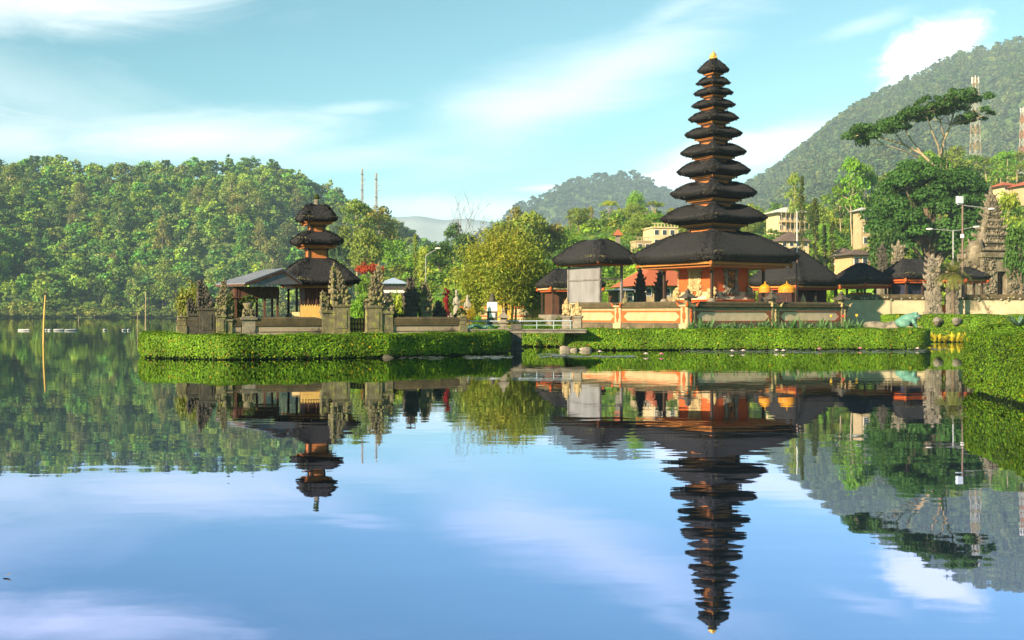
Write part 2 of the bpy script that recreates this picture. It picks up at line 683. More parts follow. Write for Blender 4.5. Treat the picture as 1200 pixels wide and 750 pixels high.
WATER_BUMP = 0.0033
WATER_TINT = (.60, .65, 1.0)
WATER_FAR = (.76, .80, .74)
b = MB()
b.add([(-1400, -60, 0), (1400, -60, 0), (1400, 1500, 0), (-1400, 1500, 0)], [(0, 1, 2, 3)])
prop(b.build('lake', water_material()), 'calm blue lake mirroring the temples and the hills', 'lake', None, 'structure')
b = MB()
b.add([(-9000, -400, -1.6), (9000, -400, -1.6), (9000, 9000, -1.6), (-9000, 9000, -1.6)], [(0, 1, 2, 3)])
prop(b.build('ground', EARTH), 'low ground under and round the lake', 'ground', None, 'structure')


# ------------------------------------------------------------------ hills as height fields between a foot and a ridge
class Hill:
    def __init__(self, ridge, Df, Dr, zf=0.6, power=1.0, rough=0.0, seed=1):
        self.px = [r[0] for r in ridge]
        self.py = [r[1] for r in ridge]
        self.Df, self.Dr, self.zf, self.pw, self.rough = Df, Dr, zf, power, rough
        rg = random.Random(seed)
        self.ph = [rg.uniform(0, 6.28) for _ in range(8)]

    def d(self, v, px):
        return v if isinstance(v, (int, float)) else float(np.interp(px, [q[0] for q in v], [q[1] for q in v]))

    def z(self, px, t):
        Dr = self.d(self.Dr, px)
        zr = Zp(float(np.interp(px, self.px, self.py)), Dr)
        if t > 1:
            return zr * max(-.1, 1 - (t - 1) * 2.2)
        z = self.zf + (zr - self.zf) * t ** self.pw
        p = self.ph
        w = math.sin(px * .021 + p[0] + t * 3) + math.sin(px * .047 + p[1] - t * 6) * .6 + math.sin(px * .013 + t * 9 + p[2]) * .7
        return z + self.rough * w * min(1, t * 3) * min(1, (1 - t) * 3)

    def pos(self, px, t):
        Df, Dr = self.d(self.Df, px), self.d(self.Dr, px)
        D = Df + (Dr - Df) * t
        return (X(px, D), D, self.z(px, t))

    def at(self, px, D):
        Df, Dr = self.d(self.Df, px), self.d(self.Dr, px)
        return Vector((X(px, D), D, self.z(px, max(0, (D - Df) / (Dr - Df)))))

    def build(self, name, material, label, p0, p1, npx=120, nt=24, cat='hill'):
        V, Fq = [], []
        ts = [i / nt for i in range(nt + 1)] + [1.2, 1.5]
        for i in range(npx + 1):
            px = p0 + (p1 - p0) * i / npx
            for k, t in enumerate(ts):
                x, y, z = self.pos(px, t)
                V.append((x, y, z if k else -1.5))
        m = len(ts)
        for i in range(npx):
            for k in range(m - 1):
                Fq.append((i * m + k, (i + 1) * m + k, (i + 1) * m + k + 1, i * m + k + 1))
        o = link_mesh(name, np_mesh(name, V, Fq, material, None, True))
        return prop(o, label, cat, None, 'structure')


left_hill = Hill([(-500, 250), (-200, 212), (-60, 204), (0, 203), (60, 202), (130, 210), (200, 214), (240, 209), (280, 203), (320, 210), (380, 234), (420, 258), (450, 278), (475, 296), (492, 306), (520, 325), (560, 345)],
                 618, [(-500, 1000), (300, 930), (560, 760)], .5, .9, 7, 3)
mountain = Hill([(780, 330), (830, 270), (870, 226), (920, 195), (960, 163), (1000, 133), (1040, 109), (1080, 89), (1120, 71), (1160, 60), (1200, 50), (1260, 38), (1400, 36), (1600, 40)], 700, 1650, 5, .95, 16, 5)
centre_hill = Hill([(540, 300), (580, 268), (615, 245), (650, 226), (690, 214), (720, 210), (745, 211), (765, 219), (790, 233), (830, 250), (900, 290), (960, 330)], 1700, 2500, 5, .9, 12, 7)
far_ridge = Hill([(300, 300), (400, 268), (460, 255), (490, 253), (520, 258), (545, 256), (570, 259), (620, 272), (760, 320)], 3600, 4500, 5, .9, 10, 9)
hillside = Hill([(250, 356), (380, 346), (450, 326), (500, 310), (560, 302), (600, 292), (640, 278), (680, 264), (720, 260), (760, 257), (830, 256), (880, 252), (940, 248), (1000, 242), (1060, 228), (1120, 212), (1200, 204), (1450, 190)],
                [(250, 330), (400, 190), (560, 128), (1450, 118)], [(250, 520), (450, 360), (1450, 330)], 1.0, 1.1, .8, 11)
left_hill.build('hill', WOODS, 'wooded hill across the lake', -500, 560, 130, 26)
mountain.build('mountain', WOODS, 'high wooded mountain rising to the right', 780, 1600, 120, 30, 'mountain')
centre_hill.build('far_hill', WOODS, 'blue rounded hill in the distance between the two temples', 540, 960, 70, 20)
far_ridge.build('distant_hills', mat('haze-tinted upland', (.26, .31, .30), (.22, .27, .26), .01, .95), 'pale ridge almost lost in the haze', 300, 760, 60, 10)  # distance haze painted into the ridge's pale surface colour
hillside.build('hillside', GRASS, 'green slope rising behind the temple grounds', 430, 1450, 120, 24)

# the flat temple shore that joins the hillside
shore = [(-3.2, 69.6), (-9.5, 84), (-15, 112), (-21, 165), (-30, 300), (60, 420), (500, 420), (400, 60), (46, 80.6), (20, 80.6), (20.2, 76), (20.4, 72), (21.6, 67), (21.3, 63.3), (19, 62.4), (3.8, 62.0), (3.6, 69.6)]


def ground_poly(name, pts, z0, z1, material, label, cat='ground'):
    b = MB()
    b.poly(pts, z0, z1)
    return prop(b.build(name, material), label, cat, None, 'structure')


ground_poly('shore', shore, -1.4, .96, LAWN, 'flat green temple shore behind the hedges')

# ------------------------------------------------------------------ far woods
def hill_wood(name, hill, n, p0, p1, hrange, wf, kinds, tints, label, nleaf, leaf, nclump, seed, tmin=0.0, tmax=1.0, trunks=True):
    rg = random.Random(seed)
    pts, hs, ws, ts, ks = [], [], [], [], []
    for i in range(n):
        px = rg.uniform(p0, p1)
        t = rg.uniform(tmin ** 1, tmax)
        p = hill.pos(px, t)
        k = rg.choices([q[0] for q in kinds], [q[1] for q in kinds])[0]
        h = rg.uniform(*hrange) * (1.0 if k != 'bush' else .6)
        tn = rg.choice(tints)
        v = rg.uniform(.75, 1.3)
        pts.append((p[0], p[1], p[2] - h * .06))
        hs.append(h)
        ws.append(h * rg.uniform(*wf) * {'round': 1.0, 'tall': 1.35, 'cone': 1.1, 'bush': 1.1}[k])
        ts.append((tn[0] * v, tn[1] * v, tn[2] * v))
        ks.append(k)
    return scatter(name, pts, hs, ws, ts, ks, label, nleaf, leaf, nclump, seed, trunks)


T_HILL = [(.19, .32, .05), (.10, .20, .04), (.23, .34, .06), (.09, .21, .05), (.27, .40, .05), (.21, .27, .07), (.15, .35, .05), (.07, .14, .035)]
hill_wood('forest', left_hill, 2900, -130, 530, (8, 20), (.75, 1.1), [('round', 5), ('tall', 4), ('cone', 1.2)], T_HILL,
          'dense mixed forest covering the hill across the lake', 360, .062, 30, 4, .012)
hill_wood('mountain_forest', mountain, 8500, 800, 1330, (8, 17), (.85, 1.2), [('round', 5), ('tall', 1.5)], [(.075, .13, .04), (.055, .105, .035), (.11, .15, .045), (.085, .12, .045), (.05, .095, .035)],
          'forest covering the high mountain to the right', 80, .125, 14, 5, 0, 1, False)
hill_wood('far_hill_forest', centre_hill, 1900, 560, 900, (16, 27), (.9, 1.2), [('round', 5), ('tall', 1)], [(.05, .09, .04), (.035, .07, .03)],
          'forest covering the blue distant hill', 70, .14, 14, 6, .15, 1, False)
T_SLOPE = [(.17, .29, .03), (.21, .33, .035), (.13, .26, .03), (.25, .31, .04), (.12, .21, .03)]
hill_wood('undergrowth', hillside, 2800, 430, 1300, (2.2, 5.6), (.9, 1.3), [('bush', 6), ('round', 2)], T_SLOPE,
          'bright green bushes and banana leaves covering the hillside', 230, .085, 18, 8, .0, 1.0)
hill_wood('lakeside_bushes', Hill([(-200, 366), (600, 366)], 617, 648, .3, 1, 0), 950, -130, 470, (4, 11), (1, 1.5), [('bush', 6), ('round', 2)], [(.22, .30, .04), (.15, .25, .04), (.29, .32, .06), (.14, .22, .04)],
          'low bushes and reeds along the far lake shore', 200, .10, 16, 9)
# ------------------------------------------------------------------ materials of the buildings
STONE = mat("mossy stone", (.205, .18, .105), (.09, .08, .048), 2.2, .92, .8, 14, spots=(.25, .25, .07), sscale=3.5, sthr=.53)
STONE_GREY = mat("grey carved stone", (.27, .24, .19), (.14, .125, .095), 2.5, .92, .8, 14, spots=(.09, .085, .065), sscale=3.0, sthr=.56)
STONE_DARK = mat("dark carved stone", (.045, .042, .036), (.09, .08, .06), 3, .9, .8, 16, spots=(.15, .14, .05), sscale=4, sthr=.6)
STONE_WARM = mat("warm carved stone", (.52, .40, .20), (.32, .23, .11), 3, .9, .9, 16, spots=(.17, .13, .06), sscale=5, sthr=.55)
CAP = mat("mossy wall cap", (.055, .045, .027), (.11, .085, .045), 1.6, .95, .9, 12, spots=(.16, .15, .05), sscale=2.5, sthr=.60)
WALLSTONE = mat("weathered wall stone", (.33, .27, .20), (.20, .16, .12), 1.2, .9, .5, 10, spots=(.08, .07, .05), sscale=1.1, sthr=.57)
THATCH = mat("black palm thatch", (.006, .0066, .0085), (.040, .039, .041), 6, .9, 1.0, 11, stretch=(2.6, 2.6, .7), spots=(.07, .068, .045), sscale=2.6, sthr=.60, spec=.2)
MOSS = leaf_mat("moss tufts", .15)
GOLD = mat("gilded wood", (.58, .25, .05), (.42, .14, .03), 14, .5, .5, 30, spots=(.14, .03, .012), sscale=12, sthr=.56)
CARVED = mat("carved orange wood", (.42, .10, .025), (.50, .21, .05), 16, .6, .8, 30, spots=(.06, .02, .012), sscale=14, sthr=.56)
RED = mat("red painted wood", (.42, .07, .02), (.30, .045, .015), 6, .6, .2, 20)
ORANGE = mat("orange painted brick", (.56, .105, .022), (.44, .08, .018), 2.5, .8, .5, 18, spots=(.27, .07, .03), sscale=3.2, sthr=.58)
BROWN = mat("brown wood", (.11, .048, .028), (.065, .03, .02), 4, .6, .3, 20, stretch=(1, 1, .3))
WOOD_DK = mat("dark wood", (.035, .022, .016), (.06, .035, .022), 4, .6, .3, 20)
BAMBOO_YEL = mat("yellow bamboo matting", (.66, .45, .13), (.50, .31, .08), 10, .6, .4, 30, stretch=(3, 3, .3))
CREAM = mat("cream plaster", (.43, .335, .20), (.34, .26, .145), 1.6, .85, .2, 12, spots=(.34, .27, .18), sscale=1.4, sthr=.62)
PLASTER = mat("grey plaster", (.60, .46, .33), (.48, .36, .26), 1.8, .85, .2, 12, spots=(.18, .16, .13), sscale=1.5, sthr=.62)
WHITE = mat("white paint", (.78, .76, .72), (.66, .64, .6), 2, .6, .1, 10)
METAL_ROOF = mat("grey corrugated roof", (.26, .29, .34), (.19, .21, .25), 3, .45, .0, 10, .3)
CONCRETE = mat("weathered concrete", (.24, .22, .18), (.13, .12, .10), 1.5, .9, .5, 14, spots=(.06, .055, .045), sscale=2.2, sthr=.55)
STEEL = mat("galvanised steel", (.36, .36, .36), (.28, .28, .28), 3, .5, 0, 10, .4)
RUST = mat("rusty steel", (.20, .09, .06), (.13, .07, .05), 3, .7, .2, 10)
TILE = mat("red clay roof tiles", (.42, .12, .05), (.30, .08, .04), 2, .8, .5, 9, stretch=(3, 3, 3))
TILE_DK = mat("brown roof tiles", (.15, .10, .08), (.09, .07, .06), 2, .8, .5, 9)
GLASS = mat("dark window glass", (.03, .04, .05), (.05, .06, .07), 2, .15, 0, 10)
BLUE = mat("blue paint", (.10, .22, .50), (.14, .28, .55), 2, .5, 0, 10)


def rgb(v, f):
    return tuple(x * f for x in v)


# ------------------------------------------------------------------ clipped hedges
def hedge(label, pts, w, h, leaf, n, seed, group=None, cover=2.0, z0=0.0, tint=(.115, .235, .013)):
    rng = np.random.default_rng(seed)
    P = [np.array(p, float) for p in pts]
    segs = [(P[i], P[i + 1]) for i in range(len(P) - 1)]
    hw = w / 2
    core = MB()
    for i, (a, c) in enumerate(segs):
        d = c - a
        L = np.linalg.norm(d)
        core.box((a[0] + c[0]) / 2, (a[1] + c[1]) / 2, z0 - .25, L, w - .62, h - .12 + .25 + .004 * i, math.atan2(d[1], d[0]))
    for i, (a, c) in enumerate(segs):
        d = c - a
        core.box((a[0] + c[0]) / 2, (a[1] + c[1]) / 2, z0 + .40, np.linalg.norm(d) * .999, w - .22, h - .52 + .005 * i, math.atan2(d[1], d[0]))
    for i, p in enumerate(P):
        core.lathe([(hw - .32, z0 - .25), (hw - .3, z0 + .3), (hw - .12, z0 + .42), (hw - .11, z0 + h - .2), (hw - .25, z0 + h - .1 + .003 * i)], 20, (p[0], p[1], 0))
    rr = .16                                        # rounding of the top edge

    def dist(Q):
        dm = np.full(len(Q), 1e9)
        for a, c in segs:
            d = c - a
            t = np.clip(((Q - a) @ d) / (d @ d), 0, 1)
            dm = np.minimum(dm, np.linalg.norm(Q - (a + t[:, None] * d), axis=1))
        return dm
    lens = np.array([np.linalg.norm(c - a) for a, c in segs])
    tot = lens.sum()
    pos, nor = [], []
    nside = int(n * h / (h * 2 + w) * 2)
    for si, (a, c) in enumerate(segs):              # sides
        d = (c - a) / lens[si]
        q = np.array([-d[1], d[0]])
        k = int(nside * lens[si] / (tot + math.pi * w))
        s = rng.uniform(0, lens[si], k)
        sg = rng.choice([-1.0, 1.0], k)
        xy = a + s[:, None] * d + sg[:, None] * q * hw
        ok = dist(xy) > hw - .01
        pos.append(np.concatenate([xy, rng.uniform(0, h, k)[:, None]], 1)[ok])
        nor.append(np.concatenate([sg[:, None] * q, np.zeros((k, 1))], 1)[ok])
    for p in P:                                     # rounded ends and corners
        k = int(nside * math.pi * w / (tot + math.pi * w) * .6)
        a = rng.uniform(0, 6.283, k)
        u = np.stack([np.cos(a), np.sin(a)], 1)
        xy = p + u * hw
        ok = dist(xy) > hw - .01
        pos.append(np.concatenate([xy, rng.uniform(0, h, k)[:, None]], 1)[ok])
        nor.append(np.concatenate([u, np.zeros((k, 1))], 1)[ok])
    ntop = n - nside
    for si, (a, c) in enumerate(segs):              # top
        d = (c - a) / lens[si]
        q = np.array([-d[1], d[0]])
        k = int(ntop * lens[si] / tot)
        s = rng.uniform(-hw, lens[si] + hw, k)
        o = rng.uniform(-hw, hw, k)
        xy = a + s[:, None] * d + o[:, None] * q
        ok = dist(xy) < hw
        pos.append(np.concatenate([xy, np.full((k, 1), h)], 1)[ok])
        nor.append(np.tile([0, 0, 1.0], (k, 1))[ok])
    pos, nor = np.concatenate(pos), np.concatenate(nor)
    m = len(pos)
    up = nor[:, 2] > .5
    edge = np.where(up, np.clip(1 - (hw - dist(pos[:, :2])) / rr, 0, 1), 0)
    pos[:, 2] -= rr * (1 - np.sqrt(np.clip(1 - edge ** 2, 0, 1)))
    side_edge = np.where(~up, np.clip(1 - (h - pos[:, 2]) / rr, 0, 1), 0)
    pos[:, :2] -= nor[:, :2] * (rr * (1 - np.sqrt(np.clip(1 - side_edge ** 2, 0, 1))))[:, None]
    # uneven clipping
    bulge = .032 * (np.sin(pos[:, 0] * 2.1 + pos[:, 2] * 3) + np.sin(pos[:, 0] * 5.3 + pos[:, 1] * 3.1 + 1) * .6 + np.sin(pos[:, 1] * 2.7 - pos[:, 2] * 4) * .7)
    pos += nor * (bulge + rng.normal(0, .02, m))[:, None]
    low = (~up) & (pos[:, 2] < .34)
    pos[low, :2] -= nor[low, :2] * (.14 * (1 - pos[low, 2] / .34) ** 1.5)[:, None]
    gone = (~up) & (pos[:, 2] < .05 + .10 * rng.uniform(0, 1, m))
    pos, nor, up = pos[~gone], nor[~gone], up[~gone]
    m = len(pos)
    pos[:, 2] += z0
    N = nor + rng.normal(0, .33, (m, 3)) + np.array([0, 0, .25])
    V, Fq = leaf_quads(pos, N, leaf * rng.uniform(.7, 1.35, m), rng)
    patch = 1 + .16 * np.sin(pos[:, 0] * 1.3 + pos[:, 2] * 2.2) + .12 * np.sin(pos[:, 0] * 3.7 - pos[:, 1] * 2.0)
    v = rng.uniform(.6, 1.4, m) * patch
    col = np.asarray(tint) * v[:, None]
    young = rng.uniform(0, 1, m)
    col[young > .82] *= np.array([1.5, 1.25, 1.0])
    flow = rng.uniform(0, 1, m) > .985
    col[flow] = np.array([.50, .36, .02]) * rng.uniform(.7, 1.1, (flow.sum(), 1))
    dry = (rng.uniform(0, 1, m) > .96) & (pos[:, 2] < z0 + h * .3)
    col[dry] = np.array([.16, .09, .03])
    rt = thing('hedge', label, 'hedge', (0, 0, 0), 0, group)
    link_mesh('leaves', np_mesh('hedge_leaves', V, Fq, LEAF, col), rt)
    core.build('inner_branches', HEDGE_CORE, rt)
    return rt


hedge('long clipped hedge with yellow flowers round the left temple island', [(X(184, 57.5), 57.5), (X(186, 51.0), 51.0), (X(272, 49.1), 49.1), (X(450, 51.6), 51.6), (X(573, 56), 56), (X(580, 60), 60)], 1.6, 1.06, .066, 74000, 21)
hedge('clipped hedge with water lilies at its foot in front of the eleven-roofed temple', [(X(676, 64.6), 64.6), (X(682, 61.9), 61.9), (X(880, 62.2), 62.2), (X(1066, 62.8), 62.8), (X(1072, 66), 66)], 1.7, 1.14, .07, 72000, 22)
hedge('shaded hedge seen behind the stone bridge', [(X(600, 68.6), 68.6), (X(690, 68.0), 68.0)], 1.4, 1.06, .07, 15000, 23)
hedge('tall hedge with yellow plants at its foot behind the green frog', [(X(1046, 80.6), 80.6), (X(1120, 80), 80), (X(1290, 79), 79)], 1.7, 1.92, .085, 44000, 24)
hedge('tall near hedge dotted with yellow flowers cut by the edge of the picture', [(11.0, 8), (11.95, 17), (12.65, 23.6), (13.32, 28.0), (15.9, 31.0)], 3.5, 1.50, .033, 250000, 25, tint=(.115, .235, .014))
hedge('low hedge behind the near right hedge with an agave above it', [(X(1190, 36), 36), (22, 37.5)], 2.4, 1.62, .055, 26000, 26)


# ------------------------------------------------------------------ Balinese thatched roofs
def thatch_rings(mb, ox, oy, ix, iy, z_top, z_rim, z_lip, p=9.0, bulge=.12, tip=.08, inset=None, n=72, m=0, cx=0, cy=0, seed=0, pw=1.55, k=9, hip=2.5, neck=False):
    ring = []
    for i in range(n):
        a = 2 * math.pi * i / n
        c, s = math.cos(a), math.sin(a)
        ring.append((math.copysign(abs(c) ** (2 / p), c), math.copysign(abs(s) ** (2 / p), s)))
    inset = inset if inset is not None else .16 * min(ox, oy)
    rows = []
    rg = random.Random(seed)
    ph = [rg.uniform(0, 6.28) for _ in range(4)]
    for j in range(k + 1):
        t = j / k
        rows.append((ix + (ox - ix) * t, iy + (oy - iy) * t, z_rim + (z_top - z_rim) * (1 - t ** pw), bulge * (math.cos(math.pi / 2 * t ** 1.45) if neck else math.sin(math.pi * t ** .75)), tip * t ** 2, t))
    th = z_rim - z_lip
    rows.append((ox * 1.002, oy * 1.002, z_rim - th * .24, 0, tip, 1))
    rows.append((ox - inset * .30, oy - inset * .30, z_rim - th * .62, 0, tip * .8, 1))
    rows.append((ox - inset, oy - inset, z_lip, 0, tip * .3, .9))
    rows.append(((ox - inset) * .55, (oy - inset) * .55, z_lip + th * .15, 0, 0, .5))
    vs, fs = [], []
    for ex, ey, z, bu, tp, t in rows:
        for i, (u, v) in enumerate(ring):
            hw = (abs(u) * abs(v)) ** hip
            w = 1 + .010 * math.sin(i * .9 + ph[0]) * t + .007 * math.sin(i * 2.3 + ph[1]) * t
            vs.append((cx + ex * u * w, cy + ey * v * w, z + (bu + tp) * hw + .03 * th * math.sin(i * 1.3 + ph[2]) * t))
    for j in range(len(rows) - 1):
        for i in range(n):
            q = (i + 1) % n
            fs.append((j * n + i, (j + 1) * n + i, (j + 1) * n + q, j * n + q))
    mb.add(vs, fs, m, True)
    mb.add(vs, [tuple(range(n))], m)
    mb.add(vs, [tuple((len(rows) - 1) * n + i for i in range(n))], m)
    return mb


def thatch_roof(parent, ox, oy, ix, iy, zt, zr, zl, seed=0, moss=90, name='roof', **kw):
    """thatched roof, with bristling straw and moss tufts along its rim as a sub-part"""
    mb = MB()
    thatch_rings(mb, ox, oy, ix, iy, zt, zr, zl, seed=seed, **kw)
    o = mb.build(name, THATCH, parent)
    rng = np.random.default_rng(seed + 900)
    cx, cy = kw.get('cx', 0), kw.get('cy', 0)
    n = int(420 * (ox + oy))
    # straw ends bristling from the thatch surface
    t = rng.uniform(.05, 1.0, n)
    a = rng.uniform(0, 6.283, n)
    pw = kw.get('pw', 1.55)
    c, s = np.cos(a), np.sin(a)
    p = 9.0
    u, v = np.sign(c) * np.abs(c) ** (2 / p), np.sign(s) * np.abs(s) ** (2 / p)
    hwt = (np.abs(u) * np.abs(v)) ** kw.get('hip', 2.5)
    bp = np.cos(np.pi / 2 * t ** 1.45) if kw.get('neck') else np.sin(np.pi * t ** .75)
    z = zr + (zt - zr) * (1 - t ** pw) + (kw.get('bulge', .12) * bp + kw.get('tip', .08) * t ** 2) * hwt
    P = np.stack([cx + (ix + (ox - ix) * t) * u, cy + (iy + (oy - iy) * t) * v, z + .005], 1)
    N = np.stack([u * .6, v * .6, np.full(n, .8)], 1) + rng.normal(0, .35, (n, 3))
    V1, F1 = leaf_quads(P, N, rng.uniform(.035, .085, n), rng, 2.8)
    g = rng.uniform(.006, .05, (n, 1)) ** 1.15
    col1 = g * np.array([[.9, .95, 1.08]])
    # ragged straw ends along the cut edge
    kk = int(160 * (ox + oy))
    a3 = rng.uniform(0, 6.283, kk)
    c3, s3 = np.cos(a3), np.sin(a3)
    u3, v3 = np.sign(c3) * np.abs(c3) ** (2 / p), np.sign(s3) * np.abs(s3) ** (2 / p)
    h3 = (np.abs(u3) * np.abs(v3)) ** kw.get('hip', 2.5)
    f3 = rng.uniform(0, .8, kk)
    ins = kw.get('inset') or .16 * min(ox, oy)
    e3 = np.where(f3 < .3, 1.0, 0) * 0 - ins * np.clip(f3 - .2, 0, 1) * .62
    P3 = np.stack([cx + (ox + .012 + e3) * u3, cy + (oy + .012 + e3) * v3, zr - (zr - zl) * f3 + kw.get('tip', .08) * h3 * (1 - f3 * .4)], 1)
    N3 = np.stack([u3, v3, rng.uniform(-.9, .6, kk)], 1) + rng.normal(0, .5, (kk, 3))
    V3, F3 = leaf_quads(P3, N3, rng.uniform(.04, .10, kk), rng, 2.2)
    col3 = rng.uniform(.006, .055, (kk, 1)) * np.array([[1, .95, .9]])
    # moss along the rim
    k = int(moss * (ox + oy))
    a = np.concatenate([rng.normal(q, .12, max(1, k // 12)) for q in rng.uniform(0, 6.283, 12)])
    k = len(a)
    c, s = np.cos(a), np.sin(a)
    u, v = np.sign(c) * np.abs(c) ** (2 / p), np.sign(s) * np.abs(s) ** (2 / p)
    hwt = (np.abs(u) * np.abs(v)) ** 2.5
    tt = 1 - np.abs(rng.normal(0, .05, k))
    P2 = np.stack([cx + ox * u * tt, cy + oy * v * tt, zr + (zt - zr) * (1 - tt ** pw) + kw.get('tip', .08) * hwt + .01], 1)
    N2 = np.stack([u, v, np.full(k, .6)], 1) + rng.normal(0, .4, (k, 3))
    V2, F2 = leaf_quads(P2, N2, rng.uniform(.03, .085, k), rng, 1.3)
    col2 = np.array([[.17, .165, .07]]) * rng.uniform(.5, 1.3, (k, 1))
    me = np_mesh('moss', np.concatenate([V1, V2, V3]), np.concatenate([F1, F2 + len(V1), F3 + len(V1) + len(V2)]), MOSS, np.concatenate([col1, col2, col3]))
    prop(link_mesh('moss', me, o), None, None, None, 'stuff')
    return o


def cornice(parent, hx, hy, z0, z1, mats=None, name='cornice', cx=0, cy=0):
    """two stepped beams under a thatched roof, the upper one wider"""
    b = MB()
    h = z1 - z0
    b.box(cx, cy, z0 + h * .52, 2 * hx, 2 * hy, h * .48, m=0)
    b.box(cx, cy, z0, 2 * hx * .93, 2 * hy * .93, h * .50, m=1)
    for sx in (-1, 1):
        for sy in (-1, 1):
            b.blob((cx + sx * hx, cy + sy * hy, z0 + h * .6), (h * .5, h * .5, h * .55), 3, 7, 5, .2, 1)
    return b.build(name, mats or [GOLD, RED], parent)


# ------------------------------------------------------------------ carved stone
def flame(mb, c, w, h, lean=(0, 0), m=0):
    """an upturned carved leaf ornament"""
    x, y, z = c
    mb.lathe([(w * .55, 0), (w * .75, h * .25), (w * .45, h * .6), (w * .06, h)], 5, c, m, True)
    # lean the last ring
    for i in range(-20, 0):
        vx, vy, vz = mb.v[i]
        f = (vz - z) / h
        mb.v[i] = (vx + lean[0] * f * f, vy + lean[1] * f * f, vz)


def carved_spire(mb, c, w, d, h, levels, seed, side=0, m=0, shrink=.74, smax=.26, keep=.55, wild=1.0, pw=1.1):
    """stepped carved tower of shelves edged with small upturned ornaments; side -1/+1 keeps the other side sheer (split gate)"""
    rg = random.Random(seed)
    x0, y0, z = c
    for i in range(levels):
        f = i / levels
        k = (1 - shrink * f ** pw) * (1 + wild * rg.uniform(-.16, .14))
        ww, dd, hh = w * k, d * k, h / levels * (1.2 - .4 * f) * (1 + wild * rg.uniform(-.15, .15))
        cx = x0 + (side * (ww - w) / 2 * -1 if side else 0)
        mb.box(cx, y0, z, ww * .78, dd * .78, hh * .6, m=m)
        mb.box(cx, y0, z + hh * .3, ww * .86, dd * .86, hh * .1, m=m)
        mb.box(cx, y0, z + hh * .52, ww * .95, dd * .95, hh * .12, m=m, taper=1.08)
        mb.box(cx, y0, z + hh * .64, ww * 1.04, dd * 1.04, hh * .1, m=m)
        mb.box(cx, y0, z + hh * .74, ww * .84, dd * .84, hh * .27, m=m, taper=.85)
        s = max(.045, min(.2 * min(ww, dd), smax))
        nx, ny = max(2, int(ww / s / 1.15)), max(2, int(dd / s / 1.15))
        spots = [(-.5 + q / (nx - 1), e) for q in range(nx) for e in (-.5, .5)] + [(e, -.5 + q / (ny - 1)) for q in range(1, ny - 1) for e in (-.5, .5)]
        for u, v in spots:
            if side and u * side < -.3:
                continue
            corner = abs(u) > .49 and abs(v) > .49
            if not corner and rg.random() > keep:
                continue
            fw = s * rg.uniform(.4, 1.1) * (1.35 if corner else 1)
            fh = min(hh * .75, fw * rg.uniform(1.6, 2.9))
            flame(mb, (cx + u * ww, y0 + v * dd, z + hh * .7), fw, fh, (u * fw * 1.2, v * fw * 1.2), m)
        for q in range(24):
            u = rg.uniform(-.5, .5)
            b_ = s * rg.uniform(.35, 1.0)
            if rg.random() < .6:
                mb.blob((cx + u * ww, y0 - dd * .42, z + hh * rg.uniform(.03, .95)), (b_, b_ * .7, b_ * 1.1), rg.randint(0, 99), 6, 4, .3, m)
            else:
                e = rg.choice((-1, 1)) if not side else side
                mb.blob((cx + e * ww * .42, y0 + u * dd, z + hh * rg.uniform(.03, .95)), (b_ * .7, b_, b_ * 1.1), rg.randint(0, 99), 6, 4, .3, m)
        for e in ((-1, 1) if not side else (side,)):   # side figures of uneven size
            b_ = ww * rg.uniform(.10, .24)
            mb.blob((cx + e * ww * .52, y0 - dd * .2, z + hh * rg.uniform(.1, .5)), (b_, b_, b_ * rg.uniform(1.1, 1.8)), rg.randint(0, 99), 7, 5, .3, m)
        z += hh
    k = 1 - shrink
    cx = x0 + (side * (w * k - w) / 2 * -1 if side else 0)
    mb.blob((cx, y0, z + h * .02), (w * k * .4, d * k * .4, h * .05), seed, 7, 5, .25, m)
    flame(mb, (cx, y0, z + h * .03), max(w * k * .5, .06), h * .13, (0, 0), m)
    return z


def gate_half(label, loc, rz, w, d, h_shaft, h_top, side, seed, stone, cat='gate', group=None, levels=6):
    """half of a split gate: plain shaft with a panel, then stepped carving on its outer side"""
    t = thing('split_gate', label, cat, loc, rz, group)
    b = MB()
    b.box(0, 0, 0, w * 1.12, d * 1.12, h_shaft * .12)
    b.box(0, 0, h_shaft * .12, w, d, h_shaft * .8)
    b.box(0, 0, h_shaft * .92, w * 1.14, d * 1.14, h_shaft * .085)
    b.box(0, -d * .5 - .012, h_shaft * .22, w * .62, .03, h_shaft * .58)
    b.build('shaft', stone, t, bevel=.015)
    b = MB()
    carved_spire(b, (0, 0, h_shaft), w * 1.05, d * 1.05, h_top * .86, levels, seed, side)
    b.build('carved_top', stone, t)
    if side:
        b = MB()
        b.box(side * w * .85, 0, 0, w * .7, d * .8, h_shaft * .72)
        b.box(side * w * .85, 0, h_shaft * .72, w * .82, d * .95, h_shaft * .1)
        b.build('wing', stone, t, bevel=.015)
        b = MB()
        carved_spire(b, (side * w * .88, 0, h_shaft * .82), w * .62, d * .75, h_top * .42, 4, seed + 9, side)
        b.build('wing_carving', stone, t)
    return t


def urn_plant(label, loc, r, h, seed, tint=(.10, .15, .03), stone=None, cat='planter', group=None):
    t = thing('planter', label, cat, loc, 0, group)
    b = MB()
    b.lathe([(r * .5, 0), (r * .42, h * .12), (r * .62, h * .3), (r * .8, h * .42), (r * .72, h * .47)], 10)
    b.build('pot', stone or STONE, t)
    V, Fq, c, C, rc = crown_data(seed, 'bush', 420, .16, 14)
    V = V * np.array([r * 1.7, r * 1.7, h * .62]) + np.array([0, 0, h * .38])
    o = link_mesh('plant', np_mesh('plant', V, Fq, LEAF, c), t)
    o.color = (*tint, 1)
    return t


# ------------------------------------------------------------------ the left temple island
IA, IROT = Vector((-16.0, 53.0, 0)), R(21)
IX, IY = Vector((math.cos(IROT), math.sin(IROT), 0)), Vector((-math.sin(IROT), math.cos(IROT), 0))


